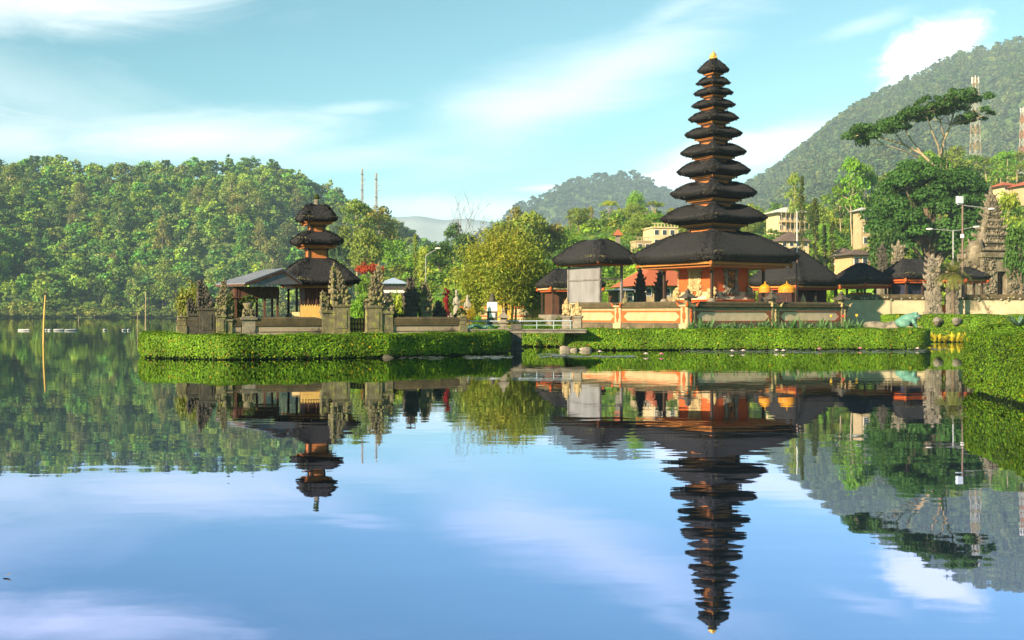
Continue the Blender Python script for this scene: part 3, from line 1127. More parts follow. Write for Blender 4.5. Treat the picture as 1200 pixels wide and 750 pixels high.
def isl(x, y, z=0.0):
    return IA + IX * x + IY * y + Vector((0, 0, z))


def isl_px(px):
    return ((px - CX) * IA.y - IA.x * F) / (F * IX.x - IX.y * (px - CX))


ground_poly('island', [(X(190, 57), 57), (X(192, 51.6), 51.6), (X(272, 49.6), 49.6), (X(450, 51.9), 51.9), (X(570, 56.3), 56.3), (X(575, 66), 66), (X(300, 72), 72), (X(205, 66), 66)], -1.2, .93, GRASS, 'low grassy island of the left temple')
GZ = .93


def stone_wall(label, x0, x1, group='old stone walls of the left temple', piers=()):
    L = x1 - x0
    t = thing('stone_wall', label, 'wall', isl((x0 + x1) / 2, 0, GZ), IROT, group)
    b = MB()
    b.box(0, 0, 0, L, .42, .14)
    b.box(0, 0, .14, L, .34, .34)
    b.box(0, -.19, .2, L * .9, .05, .22)
    b.build('wall_body', WALLSTONE, t, bevel=.012)
    b = MB()
    b.box(0, 0, .48, L, .52, .07)
    b.box(0, 0, .55, L * .995, .46, .24, taper=1.12)
    b.box(0, 0, .79, L * .99, .52, .13, taper=.72)
    b.build('wall_cap', CAP, t, bevel=.03)
    for k, s in enumerate(piers):
        b = MB()
        x = s * (L / 2 - .18)
        b.box(x, 0, 0, .46, .6, .5)
        b.box(x, 0, .5, .36, .5, .42)
        b.box(x, 0, .92, .44, .58, .07, taper=.7)
        flame(b, (x, 0, .97), .11, .16)
        b.build('end_pier', STONE, t, bevel=.015)
    return t


q = isl_px
stone_wall('short mossy stone wall at the left end of the temple island', q(208), q(233), None, (-1,))
stone_wall('mossy stone wall between the left gate and the plant-topped pier', q(263), q(283), None)
stone_wall('dark-capped stone wall below the brown wooden pavilion', q(299), q(380), None)
stone_wall('mossy stone wall nearest the stone bridge with a pier at each end', q(450), q(545), None, (-1, 1))
gate_half('dark half of the old split gate at the left end of the island', isl(q(242), 0, GZ), IROT, .72, .62, 1.35, 1.45, -1, 3, STONE_DARK)
gate_half('light mossy half of the split gate beside the flowering bush', isl(q(258), -.05, GZ), IROT, .46, .6, 1.0, 1.75, 1, 8, STONE)
gate_half('left half of the tall mossy split gate in front of the three-roofed temple', isl(q(399), 0, GZ), IROT, .82, .7, 1.55, 2.05, -1, 5, STONE, levels=7)
gate_half('right half of the tall mossy split gate, darker and without a lit wing', isl(q(437), 0, GZ), IROT, .82, .7, 1.5, 2.1, 1, 6, STONE, levels=7)
# corner pier carrying a plant
t = thing('stone_pier', 'square stone pier with a bushy plant on it below the wooden pavilion', 'pier', isl(q(291), 0, GZ), IROT)
b = MB()
b.box(0, 0, 0, .78, .62, .12)
b.box(0, 0, .12, .64, .5, .66)
b.box(0, 0, .78, .8, .66, .12, taper=1.05)
b.box(0, 0, .9, .66, .52, .06)
b.build('shaft', STONE_GREY, t, bevel=.02)
b = MB()
carved_spire(b, (0, 0, .96), .6, .5, .3, 2, 31)
b.build('carved_top', STONE, t)
urn_plant('bushy green plant in a pot on the square stone pier', isl(q(291), 0, GZ + 1.16), .36, .95, 41, (.085, .12, .03))
# low ornate gate between the split gate halves
t = thing('garden_gate', 'low dark gate with yellow carved ornaments between the two gate halves', 'gate', isl((q(408) + q(427)) / 2, .1, GZ), IROT)
gw = q(427) - q(408)
b = MB()
b.box(0, 0, 0, gw * .97, .08, .86)
b.build('panel', WOOD_DK, t)
b = MB()
for i in range(5):
    for j in range(3):
        b.lathe([(.02, 0), (.055, .06), (.05, .12), (.015, .22)], 6, ((i - 2) * gw * .18, -.06, .06 + j * .27))
b.build('ornament', mat("yellow lichen ornaments", (.36, .29, .05), (.2, .17, .05), 8, .9), t)

# ------------------------------------------------------------------ the three-roofed temple
PX = isl(7.67, 5.1)
t3 = thing('small_pagoda', 'small pagoda with three black thatched roofs on the left island', 'pagoda', (PX.x, PX.y, GZ), IROT)
D3 = PX.y


def z3(y):
    return Zp(y, D3) - GZ


b = MB()
b.box(0, 0, 0, 4.2, 4.2, .55)
b.box(0, 0, .55, 3.4, 3.4, .35)
b.box(0, 0, .9, 2.6, 2.6, .22)
b.build('plinth', STONE_GREY, t3, bevel=.03)
b = MB()
for i in range(13):
    for k in range(4):
        a = k * math.pi / 2
        s = (i - 6) / 6 * .72
        bx_, by_ = s, -.76
        b.box(bx_ * math.cos(a) - by_ * math.sin(a), bx_ * math.sin(a) + by_ * math.cos(a), 1.12, .09, .05, z3(337) - 1.12, a)
b.box(0, 0, 1.12, 1.44, 1.44, z3(337) - 1.12, m=1)
b.build('slatted_wall', [mat("red brown slats", (.20, .055, .025), (.10, .03, .018), 3, .6, .3, 20), WOOD_DK], t3)
for sx in (-1, 1):
    for sy in (-1, 1):
        b = MB()
        b.box(sx * 1.3, sy * 1.3, .9, .12, .12, z3(337) - .9)
        b.box(sx * 1.3, sy * 1.3, .9, .24, .24, .16)
        b.build('post', WOOD_DK, t3)
cornice(t3, 1.55, 1.55, z3(338), z3(333.5), [RED, GOLD])
thatch_roof(t3, 2.06, 2.06, .56, .56, z3(303), z3(329.5), z3(335), 1, 90, bulge=.16, tip=.1, pw=1.2)
for (yb, yt, hs, yc0, yc1, hc, zt_, zr_, zl_, ho, hi, sd) in ((304, 287, .50, 291.5, 285, .84, 272, 282, 288, 1.27, .42, 2), (273, 258, .36, 264, 258, .64, 240.5, 256.5, 260.5, 1.0, .36, 3)):
    b = MB()
    b.box(0, 0, z3(yb), 2 * hs, 2 * hs, z3(yt) - z3(yb), m=0)
    for sx in (-1, 1):
        for sy in (-1, 1):
            b.box(sx * hs, sy * hs, z3(yb), .09, .09, z3(yt) - z3(yb), m=1)
    b.box(0, 0, z3(yb) - .02, 2 * hs + .14, 2 * hs + .14, .07, m=1)
    b.box(0, 0, z3(yc0) - .1, 2 * hs + .2, 2 * hs + .2, .05, m=1)
    b.build('neck', [CARVED, WOOD_DK], t3)
    cornice(t3, hc, hc, z3(yc0), z3(yc1), [RED, CARVED])
    thatch_roof(t3, ho, ho, hi, hi, z3(zt_), z3(zr_), z3(zl_), sd, 110, bulge=.10, tip=.07, k=8)
b = MB()
b.lathe([(.16, 0), (.2, .08), (.12, .18), (.16, .28), (.1, .36)], 10, (0, 0, z3(241)))
b.build('finial', STONE_GREY, t3)
V, Fq, c, C, rc = crown_data(77, 'bush', 160, .2, 9)
o = link_mesh('finial_plant', np_mesh('finial_plant', V * np.array([.34, .34, .42]) + np.array([0, 0, z3(241) + .28]), Fq, LEAF, c), t3)
o.color = (.09, .12, .03, 1)

# yellow bamboo screen before the pagoda
t = thing('bamboo_screen', 'yellow bamboo matting screen in front of the small pagoda', 'screen', (X(366, 55.9), 55.9, GZ), R(8))
b = MB()
for i in range(26):
    s = (i - 12.5) / 13 * .58
    b.tube((s, 0, .75), (s, 0, 1.5 + .05 * math.sin(i * 2.1)), .026, n=6)
b.build('matting', BAMBOO_YEL, t)
b = MB()
for s in (-.6, -.2, .2, .6):
    b.tube((s, .03, 0), (s, .03, 1.85), .022, n=6)
for z in (.8, 1.3):
    b.tube((-.63, .045, z), (.63, .045, z), .015, n=5)
for i in range(12):
    s = (i - 5.5) / 6 * .62
    b.tube((s, .04, 1.4), (s, .04, 1.75), .012, n=5)
b.build('frame', BROWN, t)
t = thing('bamboo_screen', 'small pale board beside the yellow bamboo screen', 'screen', (X(347, 56.0), 56.0, GZ), R(8))
b = MB()
b.box(0, 0, .75, .42, .05, .42)
b.box(0, .04, 0, .05, .05, .76)
b.build('board', mat("pale straw board", (.7, .5, .25), (.6, .42, .2), 5, .7), t)

# ------------------------------------------------------------------ the wooden pavilion beside it
DP = 57.2
pv = thing('wooden_pavilion', 'brown wooden pavilion with a grey sheet roof left of the small pagoda', 'pavilion', (X(301, DP), DP, GZ), IROT)
pz = lambda y: Zp(y, DP) - GZ
k = DP / F
xa, xb = -24 * k * 1.06, 24 * k * 1.06
b = MB()
b.box(0, .9, 0, 2.6, 2.4, .35)
b.build('plinth', STONE_GREY, pv, bevel=.03)
for x_, y_ in ((xa + .06, 0), (xb - .06, 0), (xa + .06, 1.8), (xb - .06, 1.8), (.25, 1.8), (xb * .35, 0)):
    b = MB()
    b.box(x_, y_, .35, .11, .11, pz(336) - .35)
    b.build('post', BROWN, pv)
b = MB()
for y_ in (0, 1.8):
    b.box(0, y_, pz(348), xb - xa, .06, pz(336) - pz(348))
for x_ in (xa, xb):
    b.box(x_, .9, pz(348), .06, 1.74, pz(336) - pz(348))
b.box(0, .9, pz(349.5), xb - xa + .2, 2.1, .06)
for i in range(-2, 3):
    b.box(i * (xb - xa) / 5, -.04, pz(347.4), .04, .03, pz(337) - pz(347.4))
b.build('wooden_parapet', BROWN, pv, bevel=.008)
b = MB()
rinv = Matrix.Rotation(-IROT, 3, 'Z')


def pvp(px, y, D):
    return rinv @ (Vector((X(px, D), D, Zp(y, D))) - Vector(pv.location))


A_, B_, C_, E_, G_, K_ = pvp(253, 334, 58.6), pvp(287, 332.5, 54.9), pvp(332, 316.2, 56.2), pvp(309, 317.8, 60.2), pvp(354, 332, 56.8), pvp(332, 333, 60.6)
b.slab([A_, B_, C_, E_], (0, 0, .05), 0)
b.slab([C_, G_, K_, E_], (0, 0, .05), 0)
for i in range(22):
    f = i / 21
    b.tube(A_.lerp(B_, f) + Vector((0, 0, .06)), E_.lerp(C_, f) + Vector((0, 0, .06)), .03, n=5, m=0)
b.build('sheet_roof', METAL_ROOF, pv)
b = MB()
dn = Vector((0, 0, -.13))
b.slab([B_, C_, C_ + dn, B_ + dn], (.02, -.04, 0))
b.slab([C_, G_, G_ + dn, C_ + dn], (-.02, -.04, 0))
b.slab([A_, B_, B_ + dn * .8, A_ + dn * .8], (-.03, -.02, 0))
b.build('barge_board', BROWN, pv)
b = MB()
b.slab([B_.lerp(C_, .12) + dn, C_ + dn * 1.2, G_.lerp(C_, .12) + dn], (0, .03, 0))
b.build('gable', mat("grey gable boards", (.16, .16, .18), (.11, .11, .12), 3, .7), pv)

# stone shrines of the island, right half
for i, (px, D, yt, w, st, lab, sd) in enumerate(((481, 58.5, 323, .62, STONE_DARK, 'black carved stone shrine standing behind the wall near the bridge', 14), (498, 58.8, 330, .58, STONE, 'mossy carved stone shrine right of the black shrine', 15), (457, 58.2, 352, .5, STONE_DARK, 'low dark stone shrine with a plant right of the tall split gate', 16), (514, 60, 352, .5, STONE_DARK, 'small dark stone shrine left of the red-leaved plant', 17))):
    t = thing('stone_shrine', lab, 'shrine', (X(px, D), D, GZ), IROT)
    ht = Zp(yt, D) - GZ
    b = MB()
    b.box(0, 0, 0, w * 1.3, w * 1.3, ht * .12)
    b.box(0, 0, ht * .12, w * .95, w * .95, ht * .3)
    b.box(0, 0, ht * .42, w * 1.25, w * 1.25, ht * .05)
    b.build('base', st, t, bevel=.02)
    b = MB()
    carved_spire(b, (0, 0, ht * .47), w * 1.15, w * 1.15, ht * .47, 5, sd, 0, 0, .75)
    b.build('carved_top', st, t)
for px, D, r, h, lab in ((467, 57.6, .4, 1.1, 'dark bushy plant in a stone pot left of the black shrine'), (540, 60, .42, 1.35, 'bushy plant in a wide stone pot beside the white statues'), (378, 56.4, .3, 1.5, 'mossy plant in a pot against the left gate half')):
    urn_plant(lab, (X(px, D), D, GZ + .1), r, h, int(px), (.075, .10, .028))

# ------------------------------------------------------------------ stone bridge to the shore
br = thing('stone_bridge', 'flat stone bridge between the two temple islands', 'bridge', (X(606, 60.5), 60.5, 0))
xw0, xw1 = X(545, 60.5) - X(606, 60.5), X(685, 62) - X(606, 60.5)
b = MB()
b.box((xw0 + xw1) / 2, .6, .96, xw1 - xw0, 1.7, .14)
b.box((xw0 + xw1) / 2, .6, 1.10, xw1 - xw0, 1.85, .07)
b.build('deck', CONCRETE, br, bevel=.02)
b = MB()
b.box(-.05, .25, -1.0, .62, .9, 1.97)
b.box(-.05, .25, -1.0, .86, 1.1, 1.08)
b.box(-.05, -.24, 1.17, .6, .3, .28)
b.build('pier', mat("dark wet stone", (.05, .047, .04), (.14, .13, .11), 3, .8, .9, 12, spots=(.3, .28, .24), sscale=4, sthr=.6), br, bevel=.03)
b = MB()
b.tube((xw0 + .1, 1.2, 1.60), (xw1 - .7, 1.2, 1.62), .028, n=8)
b.tube((xw0 + .1, 1.2, 1.38), (xw1 - .7, 1.2, 1.38), .016, n=6)
for i in range(7):
    x_ = xw0 + .2 + i * (xw1 - xw0 - 1.0) / 6
    b.tube((x_, 1.2, 1.17), (x_, 1.2, 1.6), .02, n=6)
b.build('railing', mat("pale blue rail", (.42, .52, .62), (.36, .46, .55), 2, .4, 0, 10), br)
for px, D, yt, lab, n_ in ((590, 61.2, 358, 'stone lantern on the bridge above the dark pier', 0),):
    t = thing('stone_lantern', lab, 'lantern', (X(px, D), D, 1.17))
    b = MB()
    b.sq([(.3, 0), (.3, .08), (.2, .1), (.17, .3), (.27, .34), (.27, .4)], (0, 0, 0))
    b.build('base', STONE_GREY, t)
    b = MB()
    b.sq([(.17, .4), (.17, .62)], (0, 0, 0))
    b.sq([(.34, .62), (.3, .68), (.14, .84), (.07, .95), (.1, 1.0), (.02, 1.18)], (0, 0, 0))
    b.build('lantern_top', STONE_GREY, t)
for px, yt, lab, sd in ((664, 349, 'taller carved guardian statue at the shore end of the bridge', 51), (677, 353, 'smaller carved guardian statue right of the taller one', 52)):
    D = 63.6
    t = thing('guardian_statue', lab, 'statue', (X(px, D), D, 1.0), R(-10))
    b = MB()
    b.sq([(.33, 0), (.33, .18), (.24, .2), (.24, .75), (.3, .8), (.3, .9)], (0, 0, 0))
    b.build('pedestal', STONE_GREY, t, bevel=.015)
    b = MB()
    ht = Zp(yt, D) - 1.9
    b.blob((0, 0, .9 + ht * .22), (.24, .22, ht * .26), sd, 10, 7, .16)
    b.blob((.02, -.02, .9 + ht * .5), (.21, .2, ht * .22), sd + 1, 10, 7, .16)
    b.blob((0, -.05, .9 + ht * .72), (.15, .15, ht * .15), sd + 2, 10, 7, .12)
    for s in (-1, 1):
        b.blob((s * .19, -.08, .9 + ht * .45), (.07, .1, ht * .2), sd + 3, 7, 5, .2)
        b.blob((s * .15, -.12, .9 + ht * .1), (.11, .15, ht * .11), sd + 4, 7, 5, .2)
    flame(b, (0, .02, .9 + ht * .78), .13, ht * .26, (.05, 0))
    b.build('figure', STONE_WARM, t)
# ------------------------------------------------------------------ the main temple enclosure
GA, GROT = Vector((10.46, 66.0, 0)), R(33)
GXV, GYV = Vector((math.cos(GROT), math.sin(GROT), 0)), Vector((-math.sin(GROT), math.cos(GROT), 0))


def enc(x, y, z=0.0):
    return GA + GXV * x + GYV * y + Vector((0, 0, z))


def enc_px(px, axis):
    """distance from the near corner along the right wall (axis 0) or left wall (axis 1) seen at that column"""
    v = GXV if axis == 0 else GYV
    return ((px - CX) * GA.y - GA.x * F) / (F * v.x - v.y * (px - CX))


FZ = 2.30
b = MB()
b.poly([tuple(enc(.25, .25)[:2]), tuple(enc(13.6, .25)[:2]), tuple(enc(13.6, 11.5)[:2]), tuple(enc(.25, 11.5)[:2])], .9, FZ)
prop(b.build('terrace', CONCRETE), 'raised paved terrace inside the temple wall', 'terrace', None, 'structure')


def temple_wall(label, axis, s0, s1):
    """wall section with base courses, framed panel and mossy cap; local x runs along the wall, -y looks outwards"""
    L = s1 - s0
    mid = (s0 + s1) / 2
    if axis == 0:
        loc, rz = enc(mid, 0, .95), GROT
    else:
        loc, rz = enc(0, mid, .95), GROT - math.pi / 2
    t = thing('temple_wall', label, 'wall', loc, rz, 'walls of the eleven-roofed temple')
    lit = axis == 1  # sun and shade put into colour: separate body and frame materials per side
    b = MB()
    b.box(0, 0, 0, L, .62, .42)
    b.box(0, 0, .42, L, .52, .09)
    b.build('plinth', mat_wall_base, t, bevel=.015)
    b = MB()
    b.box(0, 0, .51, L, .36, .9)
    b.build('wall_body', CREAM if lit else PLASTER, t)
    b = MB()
    fr = ORANGE if lit else mat_frame_shade
    b.box(0, 0, .53, L, .42, .10)
    b.box(0, 0, 1.17, L, .42, .09)
    b.box(0, 0, 1.32, L, .44, .06, m=1)
    for s in (-1, 1):
        b.box(s * (L / 2 - .1), 0, .63, .2, .42, .54)
        for zz, up in ((.63, 1), (1.17, -1)):
            b.slab([(s * (L / 2 - .2), -.185, zz), (s * (L / 2 - .55), -.185, zz), (s * (L / 2 - .2), -.185, zz + up * .25)], (0, -.02, 0))
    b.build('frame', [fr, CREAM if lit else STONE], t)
    b = MB()
    b.box(0, 0, 1.41, L, .56, .07)
    b.box(0, 0, 1.48, L * .998, .66, .10, m=0)
    b.box(0, 0, 1.58, L * .996, .52, .12, taper=1.1)
    b.box(0, 0, 1.70, L * .994, .58, .11, taper=.75)
    b.build('wall_cap', CAP, t, bevel=.025)
    return t


GOLD_DIM = mat("dull gilded beam", (.40, .15, .035), (.25, .08, .02), 14, .6, .4, 30)
mat_wall_base = mat("mossy wall base", (.16, .12, .075), (.07, .06, .04), 1.3, .95, .8, 10, spots=(.40, .31, .15), sscale=2.2, sthr=.6)
mat_frame_shade = mat("worn shaded red frame", (.30, .07, .03), (.20, .07, .035), 3, .85, .3, 14, spots=(.10, .09, .05), sscale=3, sthr=.55)  # frame colour darkened for the wall's shaded side, with worn spots


def wall_pier(label, s, axis, lantern=True, ht=2.85, carved=True):
    p = enc(s, 0, .95) if axis == 0 else enc(0, s, .95)
    t = thing('wall_pier', label, 'pier', p, GROT, 'carved piers of the temple wall')
    b = MB()
    b.box(0, 0, 0, .78, .78, .46)
    b.box(0, 0, .46, .62, .62, 1.02)
    b.box(0, 0, 1.48, .8, .8, .12, taper=1.08)
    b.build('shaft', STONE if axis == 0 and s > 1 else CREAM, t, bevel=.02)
    b = MB()
    for a in (0, math.pi / 2, math.pi, -math.pi / 2):
        c, s_ = math.cos(a), math.sin(a)
        for zz, w, h in ((.7, .2, .5), (.55, .12, .25), (1.2, .15, .25)):
            b.blob((-.32 * s_ * -1, -.32 * c, zz + h / 2), (.03 + w / 2 * abs(c), .03 + w / 2 * abs(s_), h / 2), int(zz * 10), 8, 6, .25)
    for sx in (-1, 1):
        for sy in (-1, 1):
            flame(b, (sx * .38, sy * .38, 1.5), .13, .3, (sx * .12, sy * .12))
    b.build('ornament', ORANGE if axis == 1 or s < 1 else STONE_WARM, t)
    if lantern:
        b = MB()
        b.sq([(.24, 1.6), (.24, 1.7), (.16, 1.72), (.14, 1.95), (.2, 1.98)], (0, 0, 0))
        b.build('lantern', STONE, t)
        b = MB()
        b.sq([(.42, 1.98), (.38, 2.05), (.2, 2.2), (.1, 2.32), (.13, 2.36), (.03, 2.55)], (0, 0, 0))
        for sx in (-1, 1):
            for sy in (-1, 1):
                flame(b, (sx * .36, sy * .36, 1.98), .09, .2, (sx * .1, sy * .1))
        b.build('lantern_roof', STONE_DARK, t)
    return t


s905, s985 = enc_px(905, 0), enc_px(986, 0)
l728, l674 = enc_px(728, 1), enc_px(674, 1)
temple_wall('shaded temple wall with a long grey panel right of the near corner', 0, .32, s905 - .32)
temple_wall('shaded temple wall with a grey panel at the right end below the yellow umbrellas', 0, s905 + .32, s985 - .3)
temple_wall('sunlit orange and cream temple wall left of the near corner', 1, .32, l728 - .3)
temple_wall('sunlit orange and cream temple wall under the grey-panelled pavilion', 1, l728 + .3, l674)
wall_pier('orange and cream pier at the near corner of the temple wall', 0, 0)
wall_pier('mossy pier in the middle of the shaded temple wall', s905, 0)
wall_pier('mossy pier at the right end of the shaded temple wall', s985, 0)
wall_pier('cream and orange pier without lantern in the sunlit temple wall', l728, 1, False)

# ------------------------------------------------------------------ the eleven-roofed meru
DM = 74.0
MC = at(836, DM)
ml = (MC - GA).dot(GXV), (MC - GA).dot(GYV)
meru = thing('pagoda', 'tall pagoda with eleven black thatched roofs on an orange shrine', 'pagoda', (MC.x, MC.y, FZ), GROT)
km = DM / F


def zm(y):
    return Zp(y, DM) - FZ


b = MB()
b.box(0, 0, 0, 5.6, 5.6, .22)
b.box(0, 0, .22, 4.7, 4.7, .2)
b.build('platform', CREAM, meru, bevel=.02)
b = MB()
b.box(0, 0, .42, 3.75, 3.75, .16)
b.box(0, 0, .58, 3.95, 3.95, .07)
b.build('plinth_band', ORANGE, meru, bevel=.01)
HB = 1.62
b = MB()
b.box(0, 0, .42, 3.7, 3.7, .20)
b.box(0, 0, .62, 3.55, 3.55, .26, taper=.95)
b.build('plinth', PLASTER, meru, bevel=.02)
zb0, zb1 = .88, zm(312)
b = MB()
b.box(0, 0, zb0, 2 * HB, 2 * HB, zb1 - zb0)
b.build('shrine_wall', ORANGE, meru)
# carved stone ornament of the two visible and the two hidden faces
for k in range(4):
    a = k * math.pi / 2
    rm = Matrix.Rotation(a, 4, 'Z')

    def face_build(mb, name, material, parent=meru):
        mb.v = [tuple(rm @ Vector(v)) for v in mb.v]
        return mb.build(name, material, parent)
    y0 = -HB
    hw_ = zb1 - zb0
    # relief panel with its frame
    b = MB()
    b.box(0, y0 - .05, zb0 + hw_ * .16, .92, .12, hw_ * .06)
    b.box(-.42, y0 - .05, zb0 + hw_ * .22, .2, .12, hw_ * .62)
    b.box(.42, y0 - .05, zb0 + hw_ * .22, .2, .12, hw_ * .62)
    b.box(0, y0 - .05, zb0 + hw_ * .84, 1.05, .12, hw_ * .08)
    b.box(0, y0 - .05, zb0 + hw_ * .92, .8, .1, hw_ * .06)
    for s in (-1, 1):
        for f in (.1, .3, .5, .7, .86):
            b.blob((s * (.55 + .06 * math.sin(f * 9)), y0 - .04, zb0 + hw_ * f), (.12, .06, .14), int(f * 20), 8, 5, .3)
    door = face_build(b, 'door_frame', STONE_GREY if k == 0 else STONE_WARM)
    b = MB()
    b.box(0, y0 - .02, zb0 + hw_ * .22, .64, .06, hw_ * .62)
    face_build(b, 'door_panel', WOOD_DK if k == 0 else STONE_WARM, door)
    b = MB()
    rg = random.Random(5 + k)
    for i in range(34):
        b.blob((rg.uniform(-.22, .22), y0 - .07, zb0 + hw_ * rg.uniform(.27, .80)), (rg.uniform(.03, .08), .04, rg.uniform(.05, .12)), i, 6, 4, .3)
    prop(face_build(b, 'relief', GOLD if k == 0 else STONE_WARM, door), kind='stuff')
    # carved apron and corner wings
    b = MB()
    for i in range(26):
        x_ = rg.uniform(-.75, .75)
        b.blob((x_, y0 - .1, zb0 + hw_ * rg.uniform(-.02, .26) * (1.2 - abs(x_))), (.11, .09, .10), i, 7, 5, .3)
    for s in (-1, 1):
        for i in range(14):
            f = i / 14
            b.blob((s * (HB + .02 - .0 * f), y0 + .02, zb0 + hw_ * (.05 + .9 * f)), (.10, .10, .055), i, 6, 4, .2)
        for i in range(12):
            b.blob((s * (1.62 + rg.uniform(-.28, .3)), y0 - .1 + rg.uniform(-.1, .1), zb0 - .25 + rg.uniform(0, .8) ** 1.3), (.15, .14, .15), i + 40, 7, 5, .3)
    prop(face_build(b, 'carving', STONE_GREY if k == 0 else STONE_WARM), kind='stuff')
    # pale lower course
    for sgn in (-1, 1):
        b = MB()
        b.box(sgn * 1.05, y0 - .02, zb0, .9, .08, hw_ * .14)
        face_build(b, 'stone_course', PLASTER if k == 0 else CREAM)
PO = 2.3
for sx in (-1, 1):
    for sy in (-1, 1):
        b = MB()
        b.box(sx * PO, sy * PO, .42, .15, .15, zm(306) - .42)
        b.box(sx * PO, sy * PO, zm(318), .22, .22, .14, m=1)
        b.box(sx * PO, sy * PO, zm(316), .4, .4, .1, m=1)
        post = b.build('post', [WOOD_DK, GOLD], meru)
        b = MB()
        b.lathe([(.26, .42), (.3, .52), (.22, .66), (.14, .72)], 12, (sx * PO, sy * PO, 0))
        b.build('post_base', mat_jade if 'mat_jade' in globals() else STONE_GREY, post)
# roofs: tip row, lip row, top row, half breadth in picture rows and columns
tiers = [(82, 88, 69, 17.8), (98, 101.5, 90, 19.2), (109.5, 114, 103, 22.4), (124, 128.5, 116.5, 24.7), (139.5, 145, 130, 28.4), (157.5, 164, 148.5, 32.8),
         (179, 186, 168, 37.6), (201.5, 208.5, 187.6, 42.0), (227, 235.5, 212.5, 49.3), (256.5, 265, 239, 61.0), (300.5, 311, 272, 96.5)]
for i, (yt, yl, ytop, hw_) in enumerate(tiers):
    o_ = hw_ * km / math.sqrt(2) / .915
    top_next = tiers[i - 1] if i else None
    inner = (tiers[i - 1][3] * .44 if i else 2.2) * km / math.sqrt(2) * 1.1
    big = i == 10
    thatch_roof(meru, o_, o_, inner, inner, (zm(ytop) if not i or big else zm(ytop) - .58 * (zm(ytop) - zm(yt))) - (.0 if i else .05), zm(yt), zm(yl) + (.05 if big else .09), 20 + i, 26 if i < 9 else 45, bulge=(.74 * (zm(ytop) - zm(yt)) if i else .08) if not big else .22, neck=0 < i < 10, hip=1.6 if not big else 2.5, tip=.03 + .01 * i if not big else .1,
                inset=.28 * o_ if not big else .5, k=8, n=64, pw=1.3 if not big else 1.3)
    # gilded cornice under the roof, then the carved neck that stands on the roof below
    h_c = (1.5 + .16 * i) * km if not big else 5.5 * km
    cw = o_ * (.585 if not big else .84)
    zc1 = zm(yl) + .06
    cornice(meru, cw, cw, zc1 - h_c, zc1, [GOLD, GOLD_DIM])
    if not big:
        nz0 = zm(tiers[i + 1][2]) - .3
        b = MB()
        nw = o_ * (.41 if i > 1 else .37)
        b.box(0, 0, nz0, 2 * nw, 2 * nw, zc1 - h_c - nz0)
        for sx in (-1, 1):
            for sy in (-1, 1):
                b.box(sx * nw, sy * nw, nz0, nw * .22, nw * .22, zc1 - h_c - nz0, m=1)
        b.box(0, 0, zc1 - h_c - .05 - .01 * i, 2.3 * nw, 2.3 * nw, .05 + .01 * i, m=1)
        b.build('neck', [CARVED, WOOD_DK], meru)
b = MB()
b.lathe([(.26, 0), (.3, .06), (.2, .12), (.25, .2), (.16, .27), (.2, .34), (.1, .42), (.05, .5), (.02, .58)], 10, (0, 0, zm(69.5)))
for a in range(5):
    flame(b, (.2 * math.cos(a * 1.257), .2 * math.sin(a * 1.257), zm(69)), .08, .26, (.06 * math.cos(a * 1.257), .06 * math.sin(a * 1.257)))
b.build('finial', mat("gold leaf", (.75, .48, .10), (.55, .33, .06), 10, .4, .2, 20, .4), meru)

# ------------------------------------------------------------------ pavilion with grey panels at the left end of the wall
DB = 79.0
BC = at(697, DB)
bale = thing('thatched_pavilion', 'thatched pavilion with grey-white panels at the left end of the temple wall', 'pavilion', (BC.x, BC.y, FZ), GROT)
zb = lambda y: Zp(y, DB) - FZ
bx_, by_ = .95, 1.85                       # half sizes: right face half width, left face half length
b = MB()
b.box(0, 0, -.55, 2 * bx_ + .5, 2 * by_ + .5, .55 + zb(355))
b.build('plinth', CREAM, bale, bevel=.06)
b = MB()
b.box(-bx_ + .03, 0, zb(354.5), .06, 2 * by_ - .06, zb(313) - zb(354.5))
b.box(0, by_ - .03, zb(354.5), 2 * bx_ - .1, .06, zb(313) - zb(354.5))
b.build('panel', mat("grey white boards", (.22, .22, .235), (.165, .165, .175), 1.5, .75, .2, 12, spots=(.15, .14, .14), sscale=1.6, sthr=.6, stretch=(1, 1, .35)), bale)
b = MB()
b.box(-bx_ - .03, 0, zb(329.5), .05, 2 * by_ + .3, .1)
b.box(0, -by_, zb(328.5), 2 * bx_ + .2, .07, .1)
b.build('rail', mat("grey timber", (.17, .16, .16), (.11, .10, .10), 3, .8), bale)
for sx in (-1, 1):
    for sy in (-1, 1):
        b = MB()
        b.box(sx * bx_, sy * by_, zb(356), .15, .15, zb(309) - zb(356))
        b.build('post', mat("grey post", (.19, .18, .18), (.12, .11, .11), 3, .8), bale)
cornice(bale, bx_ + .55, by_ + .55, zb(311.5), zb(306.5), [GOLD, ORANGE])
thatch_roof(bale, bx_ + 1.0, by_ + 1.0, .14, 1.0, zb(281), zb(304), zb(311), 61, 60, bulge=.12, tip=.1, inset=.3, pw=1.35)

